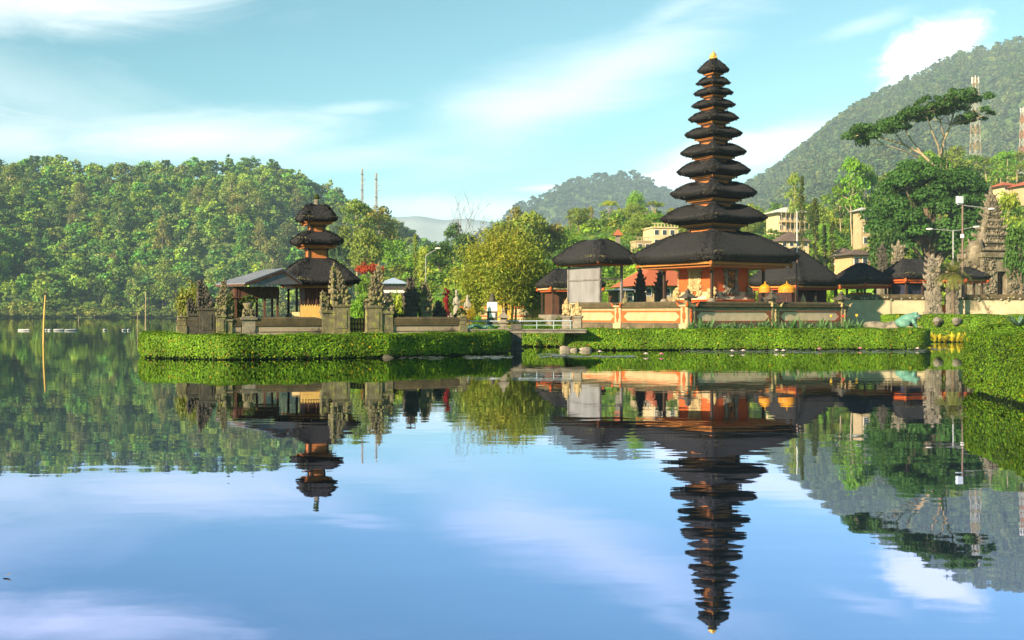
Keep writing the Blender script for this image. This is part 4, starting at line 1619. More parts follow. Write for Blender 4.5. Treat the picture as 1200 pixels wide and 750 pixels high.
# ------------------------------------------------------------------ other thatched halls
def hall(name, label, px, D, ytop, yrim, ylip, hx, hy, ix, iy, zfloor, rot=GROT, seed=1, wall=None, posts=True, beam=(GOLD, RED), pw=1.2, over=.6, moss=25, wall_frac=(0, 1)):
    c = at(px, D)
    t = thing('thatched_hall', label, 'hall', (c.x, c.y, zfloor), rot, 'thatched halls of the temple')
    z = lambda y: Zp(y, D) - zfloor
    b = MB()
    b.box(0, 0, -.8, 2 * (hx - over) + .5, 2 * (hy - over) + .5, .8 + .35)
    b.build('plinth', STONE_GREY, t, bevel=.03)
    if wall is not None:
        b = MB()
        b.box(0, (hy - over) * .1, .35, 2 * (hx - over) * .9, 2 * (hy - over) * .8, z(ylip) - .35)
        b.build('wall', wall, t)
    if posts:
        for sx in (-1, 0, 1):
            for sy in (-1, 1):
                b = MB()
                b.box(sx * (hx - over), sy * (hy - over), .35, .13, .13, z(ylip) - .35)
                b.build('post', WOOD_DK, t)
    cornice(t, hx - over * .5, hy - over * .5, z(ylip + 4.2), z(ylip - .5), list(beam))
    thatch_roof(t, hx, hy, ix, iy, z(ytop), z(yrim), z(ylip), seed, moss, pw=pw, bulge=.1, tip=.08, inset=.28)
    return t


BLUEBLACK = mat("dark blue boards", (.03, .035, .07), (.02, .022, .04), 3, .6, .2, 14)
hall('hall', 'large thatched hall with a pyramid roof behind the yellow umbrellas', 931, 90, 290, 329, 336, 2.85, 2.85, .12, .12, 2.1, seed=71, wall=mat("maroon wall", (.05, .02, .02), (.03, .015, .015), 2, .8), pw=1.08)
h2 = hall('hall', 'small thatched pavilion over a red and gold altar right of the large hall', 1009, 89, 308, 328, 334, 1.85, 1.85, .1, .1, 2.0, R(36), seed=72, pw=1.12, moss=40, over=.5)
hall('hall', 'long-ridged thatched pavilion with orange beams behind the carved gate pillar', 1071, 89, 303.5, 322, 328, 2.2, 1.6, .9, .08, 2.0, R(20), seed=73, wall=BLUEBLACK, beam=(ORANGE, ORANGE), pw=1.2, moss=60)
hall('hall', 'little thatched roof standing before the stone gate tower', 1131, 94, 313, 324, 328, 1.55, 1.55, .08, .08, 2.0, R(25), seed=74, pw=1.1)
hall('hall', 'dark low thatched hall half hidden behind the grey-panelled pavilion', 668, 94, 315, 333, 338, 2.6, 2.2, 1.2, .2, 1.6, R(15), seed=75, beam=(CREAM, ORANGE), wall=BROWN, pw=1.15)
# altar inside the small pavilion
t = thing('altar', 'red and gold altar under the small thatched pavilion', 'altar', (h2.location.x, h2.location.y, 2.35), R(36))
b = MB()
b.box(0, 0, 0, 1.7, 1.7, .3)
b.box(0, 0, .3, 1.5, 1.5, .22)
b.build('base', CREAM, t, bevel=.02)
b = MB()
b.box(0, 0, .52, 1.3, 1.3, .18)
b.box(0, 0, .9, 1.5, 1.5, .12)
b.build('shelf', GOLD, t)
b = MB()
b.box(0, 0, .7, 1.0, 1.0, .2)
b.box(0, 0, 1.02, 1.2, 1.2, .34)
b.build('cabinet', ORANGE, t)
# black carved split gate seen against the red roof
for px, lab, sd, sg in ((750, 'left half of the black carved gate between pavilion and pagoda', 91, -1), (774, 'right half of the black carved gate between pavilion and pagoda', 92, 1)):
    D = 81.5
    gate_half(lab, (X(px, D), D, FZ), R(20), .72, .62, 1.3, Zp(313, D) - FZ - 1.3, sg * 0, sd, STONE_DARK, levels=5)
# yellow ceremonial umbrellas
UMB = mat("yellow umbrella cloth", (.58, .27, .012), (.5, .21, .012), 6, .6)
for px, w, lab in ((896.5, 7.2, 'smaller yellow ceremonial umbrella beside the pagoda'), (922, 10.0, 'wider yellow ceremonial umbrella beside the flag pole')):
    D = 71.2
    t = thing('umbrella', lab, 'umbrella', (X(px, D), D, FZ))
    k = D / F
    r = w * k
    zt_, ze_ = Zp(333, D) - FZ, Zp(338.5, D) - FZ
    b = MB()
    b.lathe([(r * 1.0, ze_), (r * .97, ze_ + .05), (r * .75, (ze_ + zt_) / 2 + .04), (r * .4, zt_ - .03), (.04, zt_ + .04), (.03, zt_ + .18)], 14)
    b.build('canopy', UMB, t)
    b = MB()
    for i in range(28):
        a = i * 6.283 / 28
        b.box(r * .98 * math.cos(a), r * .98 * math.sin(a), ze_ - .24, r * .2, .012, .25, a + math.pi / 2, i % 2)
    b.build('fringe', [UMB, mat("gold fringe", (.6, .22, .03), (.5, .16, .03), 9, .6)], t)
    b = MB()
    b.tube((0, 0, 0), (0, 0, zt_), .03)
    b.build('pole', BROWN, t)
# flag pole
D = 76.0
t = thing('flag_pole', 'tall thin pole with a brown foot and a white top right of the pagoda', 'pole', (X(934, D), D, FZ - .6))
z0 = FZ - .6
b = MB()
b.tube((0, 0, 0), (0, 0, Zp(303, D) - z0), .065, .055)
b.build('lower_pole', mat("dull brown paint", (.25, .13, .09), (.18, .10, .08), 3, .6), t)
b = MB()
b.tube((0, 0, Zp(303, D) - z0), (0, 0, Zp(248, D) - z0), .045, .025)
b.build('upper_pole', WHITE, t)
# terrace ornaments
JADE = mat("green stone", (.16, .34, .28), (.10, .24, .20), 5, .7, .2, 20)
for px, D, h, lab in ((915, 71.9, .5, 'small stone urn on the terrace left of the pier'),):
    urn_plant(lab, (X(px, D), D + .6, FZ), .22, h, int(px), stone=JADE)
for px, D, h, w, st, lab, sd in ((941, 75.2, 1.05, .42, STONE_WARM, 'pale guardian figure right of the flag pole', 141), (955, 76.5, .8, .36, STONE, 'small mossy guardian figure further right of the flag pole', 142), (733, 77.5, 1.35, .4, STONE, 'mossy stone figure between pavilion and black gate', 143), (790, 72.0, .8, .36, STONE_WARM, 'cream carved figure on the terrace left of the orange shrine', 144), (905, 74.8, 1.2, .3, STONE_DARK, 'dark stone lantern beneath the yellow umbrellas', 145)):
    t = thing('guardian_statue', lab, 'statue', (X(px, D), D, FZ), GROT)
    b = MB()
    b.box(0, 0, 0, w * 1.2, w * 1.2, h * .22)
    b.build('pedestal', STONE_GREY, t)
    b = MB()
    b.blob((0, 0, h * .42), (w * .5, w * .45, h * .26), sd, 9, 7, .2)
    b.blob((0, -.03, h * .68), (w * .36, w * .34, h * .17), sd + 1, 9, 7, .2)
    for s in (-1, 1):
        b.blob((s * w * .42, -.05, h * .38), (w * .16, w * .2, h * .16), sd + 2, 7, 5, .2)
    flame(b, (0, 0, h * .74), w * .28, h * .3)
    b.build('figure', st, t)
# ------------------------------------------------------------------ back wall, gate pillars and the stone gate tower on the right
def back_wall(label, pa, pb, D0, D1):
    a, c = at(pa, D0), at(pb, D1)
    d = c - a
    t = thing('boundary_wall', label, 'wall', ((a + c) / 2) + Vector((0, 0, 1.2)), math.atan2(d.y, d.x), 'long boundary walls')
    L = d.length
    zt_ = Zp(345, (D0 + D1) / 2) - 1.2
    b = MB()
    b.box(0, 0, 0, L, .4, zt_ - .42)
    b.build('wall_body', mat("stained cream wall", (.50, .42, .28), (.40, .32, .21), 1.0, .9, .5, 8, spots=(.13, .10, .07), sscale=1.3, sthr=.60), t)
    b = MB()
    b.box(0, 0, zt_ - .42, L, .6, .1)
    b.box(0, 0, zt_ - .32, L, .7, .32, taper=.9)
    b.build('wall_cap', CAP, t, bevel=.03)
    b = MB()
    rg = random.Random(int(pa))
    for i in range(int(L * 3)):
        b.blob((rg.uniform(-.5, .5) * L, -.33 + rg.uniform(-.03, .03), zt_ - .34 + rg.uniform(-.12, .1)), (.1, .06, .07), i, 6, 4, .3)
    prop(b.build('lichen', mat("pale lichen", (.36, .33, .26), (.22, .2, .13), 5, .95), t), kind='stuff')
    return t


back_wall('dark-capped cream wall between the temple corner and the carved gate pillar', 988, 1084, 85.5, 85.5)
back_wall('dark-capped cream wall with dark stains right of the lamp post', 1123, 1330, 85.5, 84)
for px, yt, w, lab, sd in ((1093, 300, 1.0, 'tall grey carved gate pillar left of the small palm', 121), (1115, 309, .8, 'carved gate pillar half hidden behind the small palm', 122)):
    D = 85.0
    t = thing('gate_pillar', lab, 'pillar', (X(px, D), D, 1.7), R(8))
    ht = Zp(yt, D) - 1.7
    b = MB()
    b.box(0, 0, 0, w * 1.2, w * 1.1, ht * .1)
    b.box(0, 0, ht * .1, w * .95, w * .9, ht * .34, taper=.95)
    rg = random.Random(sd)
    for i in range(40):
        b.blob((rg.uniform(-.48, .48) * w, -w * .45, ht * rg.uniform(.05, .45)), (w * .1, w * .07, w * .12), i, 6, 4, .3)
    b.build('shaft', STONE_GREY, t, bevel=.02)
    b = MB()
    carved_spire(b, (0, 0, ht * .43), w * 1.0, w * .95, ht * .5, 5, sd, 0, 0, .45)
    b.build('carved_top', STONE_GREY, t)
t = thing('small_gate', 'small orange painted gate between the two carved pillars', 'gate', (X(1104.5, 85.2), 85.2, 1.75), R(5))
b = MB()
for s in (-1, 1):
    b.box(s * .16, 0, 0, .27, .05, .95)
    b.box(s * .16, -.04, .2, .15, .03, .5)
b.build('leaf', ORANGE, t)
b = MB()
b.box(-.34, 0, 0, .07, .12, 1.5)
b.box(.34, 0, 0, .07, .12, 1.5)
b.box(0, 0, 1.5, .8, .14, .08)
b.build('frame', WOOD_DK, t)

DT = 110.0
gt = thing('gate_tower', 'great carved stone gate tower with a tall spire and dark red doorway', 'gate tower', (X(1161, DT), DT, 1.4), R(14))
zt = lambda y: Zp(y, DT) - 1.4
kt = DT / F
PALE = mat("pale lichened stone", (.25, .215, .155), (.13, .11, .08), 1.4, .92, 1.0, 8, spots=(.11, .095, .06), sscale=1.5, sthr=.50)
b = MB()
b.box(0, 0, 0, 62 * kt, 4.2, zt(352))
for s in (-1, 1):
    b.box(s * 16 * kt, 0, zt(352), 20 * kt, 3.4, zt(303) - zt(352))
b.box(0, .3, zt(352), 14 * kt, 2.4, zt(303) - zt(352))
b.box(0, 0, zt(319), 14 * kt, 3.4, zt(303) - zt(319))
b.box(0, 0, zt(303), 58 * kt, 3.9, .5)
b.build('body', PALE, gt, bevel=.04)
b = MB()
b.box(-1.5 * kt, -1.05, zt(354), 6.5 * kt, .1, zt(322) - zt(354))
b.lathe([(4.7 * kt, 0), (4.2 * kt, .25), (2 * kt, .5), (.02, .62)], 12, (-1.5 * kt, -1.05, zt(322)), sx=.7, sy=.06)
b.build('door', mat("dark red doorway", (.16, .045, .03), (.09, .03, .02), 3, .8), gt)
b = MB()
carved_spire(b, (0, 0, zt(301)), 52 * kt, 3.6, zt(229) - zt(301), 9, 131, 0, 0, .88, .17, .6, .35, .48)
b.build('spire', PALE, gt)
for s in (-1, 1):
    b = MB()
    b.box(s * 33 * kt, 0, 0, 12 * kt, 3.0, zt(335))
    b.build('wing', PALE, gt, bevel=.04)
    b = MB()
    carved_spire(b, (s * 33 * kt, 0, zt(336)), 14 * kt, 2.6, zt(306) - zt(336), 4, 133 + s, 0, 0, .6, .16, .6, .7)
    b.build('wing_carving', PALE, gt)
b = MB()
rg = random.Random(9)
for i in range(190):
    x_ = rg.choice((-1, 1)) * rg.uniform(.36, 1)
    b.blob((x_ * 27 * kt, -1.75, zt(352) + (zt(303) - zt(352)) * rg.uniform(.0, 1) ** .7), (rg.uniform(.08, .2), .12, rg.uniform(.08, .22)), i, 6, 4, .35)
prop(b.build('carving', PALE, gt), kind='stuff')
b = MB()
for i in range(24):
    b.box((i - 11.5) * 1.6 * kt, -2.3, zt(356), .05, .05, .75)
b.box(0, -2.3, zt(351.5), 38 * kt, .06, .06)
b.build('fence', mat("red railing", (.25, .07, .04), (.2, .06, .03), 3, .7), gt)
# tall carved pillars above the halls
for px, yt, w, lab, sd, D in ((1034, 287, .62, 'dark carved stone spire rising behind the small thatched pavilion', 151, 106), (1053, 285, .75, 'paler carved stone spire behind the long-ridged pavilion', 152, 106)):
    t = thing('carved_spire', lab, 'spire', (X(px, D), D, 1.5), R(10))
    ht = Zp(yt, D) - 1.5
    b = MB()
    b.box(0, 0, 0, w * 1.5, w * 1.5, ht * .45)
    b.build('base', PALE, t, bevel=.03)
    b = MB()
    carved_spire(b, (0, 0, ht * .45), w * 1.6, w * 1.4, ht * .5, 5, sd, 0, 0, .5)
    b.build('carved_top', PALE if px > 1040 else STONE_DARK, t)

# ------------------------------------------------------------------ lamps, poles and masts
D = 86.5
t = thing('street_lamp', 'tall lamp post with a floodlight on top and a lamp arm to the right', 'lamp post', (X(1128, D), D, 1.7))
zz = lambda y: Zp(y, D) - 1.7
k = D / F
b = MB()
b.tube((0, 0, 0), (0, 0, zz(234)), .10, .07)
b.box(0, 0, 0, .5, .5, .25)
b.build('post', mat("brown lamp post", (.19, .13, .10), (.14, .10, .08), 3, .6), t)
b = MB()
b.path([(0, 0, zz(240.5)), (12 * k, 0, zz(242)), (30 * k, 0, zz(244))], [.04, .04, .03], 6)
b.build('arm', STEEL, t)
b = MB()
b.blob((34 * k, 0, zz(244.8)), (4.5 * k, .14, .09), 3, 10, 6, 0)
b.build('lamp_head', WHITE, t)
b = MB()
b.box(-4 * k, -.1, zz(238.5), .5, .25, .55, .3)
b.box(-4 * k, -.02, zz(240), .3, .15, .12)
b.build('floodlight', mat("floodlight glass", (.6, .66, .75), (.5, .55, .62), 4, .25), t)
b = MB()
b.box(-1 * k, -.1, zz(279), .22, .16, .3)
b.build('box', WHITE, t)
D = 92.0
t = thing('street_lamp', 'shorter lamp post with two pale arms spread left and right', 'lamp post', (X(1117, D), D, 1.6))
k = D / F
zz = lambda y: Zp(y, D) - 1.6
b = MB()
b.tube((0, 0, 0), (0, 0, zz(270)), .08, .06)
b.build('post', STEEL, t)
for s, xe, ye, ys in ((-1, -24, 268.6, 270), (1, 24, 266, 270)):
    b = MB()
    b.path([(0, 0, zz(270.5)), (s * 8 * k, 0, zz(269.6)), (xe * k, 0, zz(ye))], [.045, .04, .03], 6)
    arm = b.build('arm', STEEL, t)
    b = MB()
    b.blob(((xe + s * 3.5) * k, 0, zz(ye - .1)), (4.6 * k, .15, .09), 3, 10, 6, 0)
    b.build('lamp_head', WHITE, arm)
D = 135.0
t = thing('street_lamp', 'street lamp with one raised arm among the trees left of the bamboo', 'lamp post', (X(499, D), D, 1.0))
zz = lambda y: Zp(y, D) - 1.0
b = MB()
b.tube((0, 0, 0), (0, 0, zz(300)), .06, .045)
b.path([(0, 0, zz(300)), (.25, 0, zz(298)), (1.2, 0, zz(292.5))], [.06, .05, .04], 6)
b.build('post', STEEL, t)
b = MB()
b.blob((1.5, 0, zz(291)), (.4, .15, .1), 3, 10, 6, 0)
b.build('lamp_head', WHITE, t)


def lattice(label, px, D, z0, ytop, w0, w1, nseg, colours, thick=.09, antennas=True):
    t = thing('radio_mast', label, 'radio mast', (X(px, D), D, z0), R(30))
    ht = Zp(ytop, D) - z0
    b = MB()
    for i in range(nseg):
        f0, f1 = i / nseg, (i + 1) / nseg
        a0, a1 = (w0 + (w1 - w0) * f0) / 2, (w0 + (w1 - w0) * f1) / 2
        m = i % 2
        cs = [(-1, -1), (1, -1), (1, 1), (-1, 1)]
        for j in range(4):
            (xa, ya), (xb, yb) = cs[j], cs[(j + 1) % 4]
            b.tube((xa * a0, ya * a0, ht * f0), (xa * a1, ya * a1, ht * f1), thick, n=4, m=m, caps=False)
            b.tube((xa * a0, ya * a0, ht * f0), (xb * a1, yb * a1, ht * f1), thick * .6, n=4, m=m, caps=False)
            b.tube((xb * a0, yb * a0, ht * f0), (xa * a1, ya * a1, ht * f1), thick * .6, n=4, m=m, caps=False)
            b.tube((xa * a1, ya * a1, ht * f1), (xb * a1, yb * a1, ht * f1), thick * .6, n=4, m=m, caps=False)
    b.build('lattice', colours, t)
    if antennas:
        b = MB()
        for a in range(5):
            b.box(w1 * .9 * math.cos(a * 1.26), w1 * .9 * math.sin(a * 1.26), ht * .955, w1 * .22, w1 * .18, ht * .05, a)
        b.tube((0, 0, ht), (0, 0, ht * 1.02), thick * .7, n=5)
        b.build('antenna', WHITE, t)
    return t


MASTW = mat("mast white", (.42, .41, .36), (.34, .33, .29), 3, .5)
MASTR = mat("mast red", (.40, .20, .12), (.34, .16, .09), 3, .5)
MASTY = mat("mast rusty yellow", (.36, .27, .14), (.3, .21, .1), 3, .5)
lattice('rust and white lattice tower behind the flat-topped tree', 1143, 345, 35, 91, 3.2, 1.1, 16, [MASTW, MASTY], .10)
lattice('red and white lattice tower at the right edge above the pines', 1199, 350, 38, 127, 2.6, .9, 12, [MASTR, MASTW], .10)
for px, yt, D, lab in ((424.5, 198, 850, 'thin radio mast on the wooded hill, left one of two'), (441, 203, 820, 'thin radio mast on the wooded hill, thicker right one of two')):
    z0 = left_hill.at(px, D).z
    t = lattice(lab, px, D, z0, yt, 1.6, .9, 18, [mat("grey mast", (.30, .31, .34), (.26, .26, .29), 2, .5), MASTW], .16, False)
    ht = Zp(yt, D) - z0
    b = MB()
    for f, s in ((.62, -1), (.8, 1), (.72, 1), (.9, -1)):
        b.lathe([(.1, 0), (1.0, .25), (1.1, .4)], 10, (s * 1.3, -.6, ht * f))
    b.build('dish', WHITE, t)

# ------------------------------------------------------------------ houses on the slopes
def house(name, label, px, D, y0, y1, wpx, dpt, rot, wall, roof, roofh, group=None, storeys=1, nwin=4, flat=False, over=.5, zoff=0.0, posts=False):
    c = at(px, D)
    z0 = Zp(y0, D)
    t = thing(name, label, 'house', (c.x, c.y, z0), R(rot), group)
    w = wpx * D / F
    h = Zp(y1, D) - z0
    b = MB()
    b.box(0, 0, -3, w, dpt, 3 + h)
    b.build('wall', wall, t)
    b = MB()
    if flat:
        b.box(0, 0, h, w + over, dpt + over, .25)
        for i in range(int(w / .7)):
            b.box(-w / 2 + .35 + i * .7, -dpt / 2 - over / 2 + .08, h + .25, .16, .12, .6)
        b.box(0, -dpt / 2 - over / 2 + .08, h + .85, w + over, .2, .12)
        b.build('balustrade', wall, t)
    else:
        o = over
        x_, y_ = w / 2 + o, dpt / 2 + o
        r = max(0, x_ - y_)
        b.add([(-x_, -y_, h), (x_, -y_, h), (x_, y_, h), (-x_, y_, h), (-r, 0, h + roofh), (r, 0, h + roofh)], [(0, 1, 5, 4), (2, 3, 4, 5), (1, 2, 5), (3, 0, 4), (3, 2, 1, 0)])
        b.build('roof', roof, t)
    sh = h / storeys
    for s in range(storeys):
        for i in range(nwin):
            x_ = -w / 2 + w * (i + .5) / nwin
            ww, wh = w / nwin * .5, sh * .5
            b = MB()
            b.box(x_, -dpt / 2 - .02, s * sh + sh * .25, ww + .16, .1, wh + .16)
            f = b.build('window', WHITE if wall != WHITE else BROWN, t)
            b = MB()
            b.box(x_, -dpt / 2 - .06, s * sh + sh * .25 + .08, ww, .06, wh)
            b.build('pane', GLASS, f)
        if posts:
            b = MB()
            b.box(0, -dpt / 2 - .8, s * sh, w, 1.6, .14)
            b.box(0, -dpt / 2 - 1.55, s * sh + .7, w, .06, .08)
            for i in range(7):
                b.box(-w / 2 + w * i / 6, -dpt / 2 - 1.5, s * sh, .12, .12, sh if s == storeys - 1 else sh)
            for i in range(int(w / .4)):
                b.box(-w / 2 + .2 + i * .4, -dpt / 2 - 1.55, s * sh + .1, .05, .04, .62)
            b.build('veranda', CREAM, t)
    return t


YEL = mat("pale yellow wall", (.58, .46, .27), (.50, .39, .22), 1, .8)
house('house', 'cream house with a white balustrade left of the tall pagoda', 786, 230, 291, 269, 56, 7, 10, YEL, None, 0, None, 2, 6, True)
house('house', 'small cream outbuilding below the balustraded house', 751, 225, 297, 284, 18, 4, 10, CREAM, None, 0, None, 1, 2, True, .3)
house('house', 'two-storey house with verandas and a white roof right of the tall pagoda', 921, 262, 274, 251, 35, 6, 14, YEL, mat("pale sheet roof", (.62, .60, .54), (.52, .50, .45), 2, .6), 1.6, None, 2, 5, False, 1.4, 0, True)
house('house', 'brown-roofed hut below the white-roofed house', 925, 175, 292, 284, 34, 4.5, 8, YEL, TILE_DK, 1.7, None, 1, 4)
house('house', 'slim white tower house with an orange top beside the great dark tree', 1010, 205, 290, 248, 12, 3, 12, CREAM, mat("pale tile", (.5, .48, .45), (.4, .38, .36), 2, .7), .8, None, 3, 1, False, .8)
house('house', 'orange and cream house behind the thatched pavilions', 1003, 150, 316, 300, 32, 5, 10, mat("peach wall", (.60, .36, .18), (.52, .30, .15), 1, .8), TILE_DK, .9, None, 1, 3, False, .8)
house('house', 'small white cube house with a dark roof left of the peach house', 988, 156, 306, 296, 9, 3, 20, WHITE, TILE_DK, .7, None, 1, 1)
house('house', 'red-roofed house on the slope, left of the pair at the right edge', 1176, 268, 226, 219.5, 18, 6, 8, YEL, TILE, 1.3, None, 1, 3, False, 1)
house('house', 'larger red-roofed house cut by the right edge of the picture', 1203, 262, 227, 219, 22, 6, 12, CREAM, TILE, 1.5, None, 1, 3, False, 1)
house('house', 'small hut with a dark roof on the crest beside the round green tree', 757, 318, 257, 252.5, 11, 4, 5, YEL, TILE_DK, 1.1, None, 1, 2)
house('house', 'pale low hut on the crest just left of the tall pagoda', 789, 318, 256, 252, 10, 4, 5, WHITE, TILE_DK, .9, None, 1, 2)
for px, D, y0, y1, w, lab in ((203, 662, 335, 328, 26, 'long white lakeside house with a red roof on the left hill'), (231, 672, 328, 322, 17, 'short red-roofed house right of the long lakeside house'), (279, 676, 329, 323.5, 20, 'red-roofed house above the wooden pavilion roof'), (190, 665, 331, 327, 9, 'tiny red-roofed hut left of the long lakeside house'), (345, 640, 371, 366, 30, 'white lakeside building seen between the pagoda posts')):
    house('house', lab, px, D, y0, y1, w, 8, 4, WHITE, TILE if px != 190 else TILE_DK, 2.6, 'houses on the far shore', 1, 5, False, 1)
house('house', 'white building with a blue gridded front beyond the flame tree', 461, 152, 352, 333, 27, 5, 6, WHITE, mat("pale blue roof", (.38, .47, .62), (.30, .38, .52), 2, .5), .9, None, 2, 7, False, .6)
house('house', 'low hut with an orange tiled roof left of the bamboo grove', 556, 122, 364, 354, 22, 4, 6, CREAM, TILE, 1.0, None, 1, 3)
house('house', 'long house with a bright red tiled roof behind the black carved gate', 768, 112, 352, 336, 56, 7, 12, CREAM, TILE, 2.6, None, 1, 5, False, 1.0)
house('house', 'open brown shed with a flat grey-blue roof behind the grey-panelled pavilion', 728, 98, 358, 341, 20, 4, 6, BROWN, METAL_ROOF, .25, None, 1, 2, False, .8)
# shrine tower with an orange cap on the slope
D = 215
p = hillside.at(724, D)
t = thing('shrine_tower', 'thin shrine tower with an orange cap on the green slope', 'shrine', (p.x, p.y, Zp(297, D)))
b = MB()
b.sq([(.55, -2), (.55, .4), (.42, .5), (.42, Zp(275, D) - Zp(297, D))], (0, 0, 0))
b.build('shaft', STONE_GREY, t)
b = MB()
b.sq([(.95, Zp(276, D) - Zp(297, D)), (.6, Zp(273, D) - Zp(297, D)), (.3, Zp(270.5, D) - Zp(297, D)), (.05, Zp(268.5, D) - Zp(297, D))], (0, 0, 0))
b.build('cap', TILE, t)
# cream and orange garden wall left of the pavilion
a, c = at(536, 108), at(648, 104)
t = thing('garden_wall', 'orange-edged cream garden wall behind the bamboo grove', 'wall', (a + c) / 2 + Vector((0, 0, 1)), math.atan2(c.y - a.y, c.x - a.x))
L = (c - a).length
b = MB()
b.box(0, 0, 0, L, .4, 1.75)
b.build('wall_body', CREAM, t)
b = MB()
b.box(0, -.02, 1.55, L, .5, .2)
b.box(0, -.02, .75, L, .5, .12)
b.build('frame', ORANGE, t)
b = MB()
b.box(0, 0, 1.75, L, .7, .3, taper=.8)
b.build('wall_cap', CAP, t, bevel=.03)

# ------------------------------------------------------------------ garden figures on the shore
D = 88.0
t = thing('shrine', 'white cloth-wrapped pedestal with a dark figure in front of the bamboo', 'shrine', (X(577, D), D, .96))
k = D / F
zz = lambda y: Zp(y, D) - .96
b = MB()
b.box(0, 0, 0, 12 * k, .9, zz(365))
b.box(0, -.46, zz(372), 7 * k, .05, .35, m=1)
b.build('pedestal', [STONE_DARK, WHITE], t, bevel=.02)
b = MB()
b.box(0, 0, zz(365), 12.5 * k, .85, zz(354) - zz(365), taper=.95)
b.build('cloth', WHITE, t, bevel=.04)
b = MB()
b.blob((0, 0, zz(351)), (.26, .25, .3), 4, 9, 6, .15)
b.blob((0, 0, zz(346.5)), (.16, .16, .2), 5, 9, 6, .15)
b.build('figure', STONE_DARK, t)
for px, yt, lab, sd in ((535, 338, 'white carved statue with raised arms left of the potted shrub', 161), (548, 344, 'smaller white statue right of the potted shrub', 162), (528.5, 366, 'low white lion figure behind the bridge railing', 163)):
    D = 86
    t = thing('statue', lab, 'statue', (X(px, D), D, .96))
    ht = Zp(yt, D) - .96
    w = .56 if ht > 1 else .5
    b = MB()
    b.box(0, 0, 0, w * 1.3, w * 1.3, ht * .25)
    b.build('pedestal', STONE_GREY, t)
    b = MB()
    b.blob((0, 0, ht * .42), (w * .45, w * .4, ht * .22), sd, 9, 7, .2)
    b.blob((.02, 0, ht * .68), (w * .36, w * .3, ht * .16), sd + 1, 9, 7, .2)
    b.blob((0, -.03, ht * .87), (w * .22, w * .22, ht * .1), sd + 2, 9, 7, .1)
    for s in (-1, 1):
        b.path([(s * w * .30, 0, ht * .74), (s * w * .44, -.12, ht * .58), (s * w * .22, -.24, ht * .62)], [.08, .065, .05], 6)
    b.build('figure', mat('weathered white stone', (.36, .32, .26), (.20, .18, .14), 6, .9, .8, 16), t)
# turquoise serpent along the lawn
TURQ = mat("turquoise paint", (.13, .29, .23), (.09, .22, .175), 4, .6, .2, 14, spots=(.30, .44, .36), sscale=3, sthr=.6)
D = 70.5
t = thing('serpent_statue', 'turquoise serpent statue stretched along the lawn behind the bridge', 'statue', (X(520, D), D, .96))
k = D / F
pts, rad = [], []
for i in range(19):
    f = i / 18
    pts.append(Vector((f * 58 * k, .4 * math.sin(f * 9), .22 + (.5 * max(0, 1 - f * 7)) + .09 * math.sin(f * 22))))
    rad.append(.15 * (1.2 if i == 0 else 1) * (1 - .55 * f))
b = MB()
b.path(pts, rad, 9)
b.blob(pts[0] + Vector((-.12, 0, .05)), (.26, .17, .16), 3, 10, 7, .1)
b.build('body', TURQ, t)
b = MB()
b.blob(pts[0] + Vector((-.3, -.02, -.02)), (.13, .12, .05), 4, 8, 5, .1)
b.build('jaw', mat("serpent mouth", (.5, .25, .12), (.4, .15, .1), 4, .6), t)

# the green frog
D = 66.5
fr = thing('frog_statue', 'big turquoise frog statue sitting behind the hedge, facing right', 'statue', (X(1064, D), D, Zp(384.5, D)))
FROGB = mat("frog belly", (.62, .42, .30), (.5, .33, .22), 4, .6)
b = MB()
b.path([(-.62, 0, .26), (-.36, 0, .36), (-.02, 0, .5), (.3, 0, .64), (.46, 0, .70)], [.14, .33, .36, .30, .22], 14)
b.blob((-.35, 0, .33), (.40, .42, .30), 2, 14, 9, .05)
b.blob((.02, 0, .50), (.40, .38, .29), 3, 14, 9, .04)
b.blob((.42, 0, .71), (.33, .31, .185), 4, 14, 9, .03)
for s in (-1, 1):
    b.blob((-.34, s * .36, .27), (.36, .16, .25), 5, 12, 8, .05)
    b.path([(.16, s * .3, .5), (.24, s * .4, .28), (.40, s * .36, .08)], [.13, .10, .08], 9)
    b.blob((.42, s * .20, .88), (.11, .10, .10), 6, 10, 7, 0)
b.build('body', TURQ, fr)
for s in (-1, 1):
    b = MB()
    b.blob((.47, s * .25, .89), (.055, .055, .055), 1, 10, 7, 0)
    b.build('eye', WOOD_DK, fr)
    b = MB()
    b.blob((.52, s * .36, .04), (.19, .12, .05), 7, 10, 6, .15)
    b.blob((.66, s * .38, .05), (.08, .035, .03), 7, 8, 5, .1)
    b.blob((.66, s * .31, .05), (.08, .035, .03), 7, 8, 5, .1)
    b.blob((-.05, s * .42, .05), (.28, .13, .06), 8, 10, 6, .15)
    b.build('foot', FROGB, fr)
b = MB()
b.blob((.28, 0, .42), (.26, .27, .24), 9, 12, 8, .05)
b.blob((.52, 0, .62), (.24, .26, .10), 9, 12, 8, .03)
b.build('belly', FROGB, fr)
b = MB()
b.blob((-.1, 0, -.12), (1.1, .9, .13), 5, 14, 6, .12)
t = prop(b.build('rock', STONE_GREY, None, fr.location), 'flat grey rock under the turquoise frog', 'rock')


def rock(label, px, D, z, r, seed, material=STONE_GREY, group=None):
    b = MB()
    b.blob((0, 0, 0), r, seed, 12, 8, .26)
    return prop(b.build('rock', material, None, (X(px, D), D, z)), label, 'rock', group)


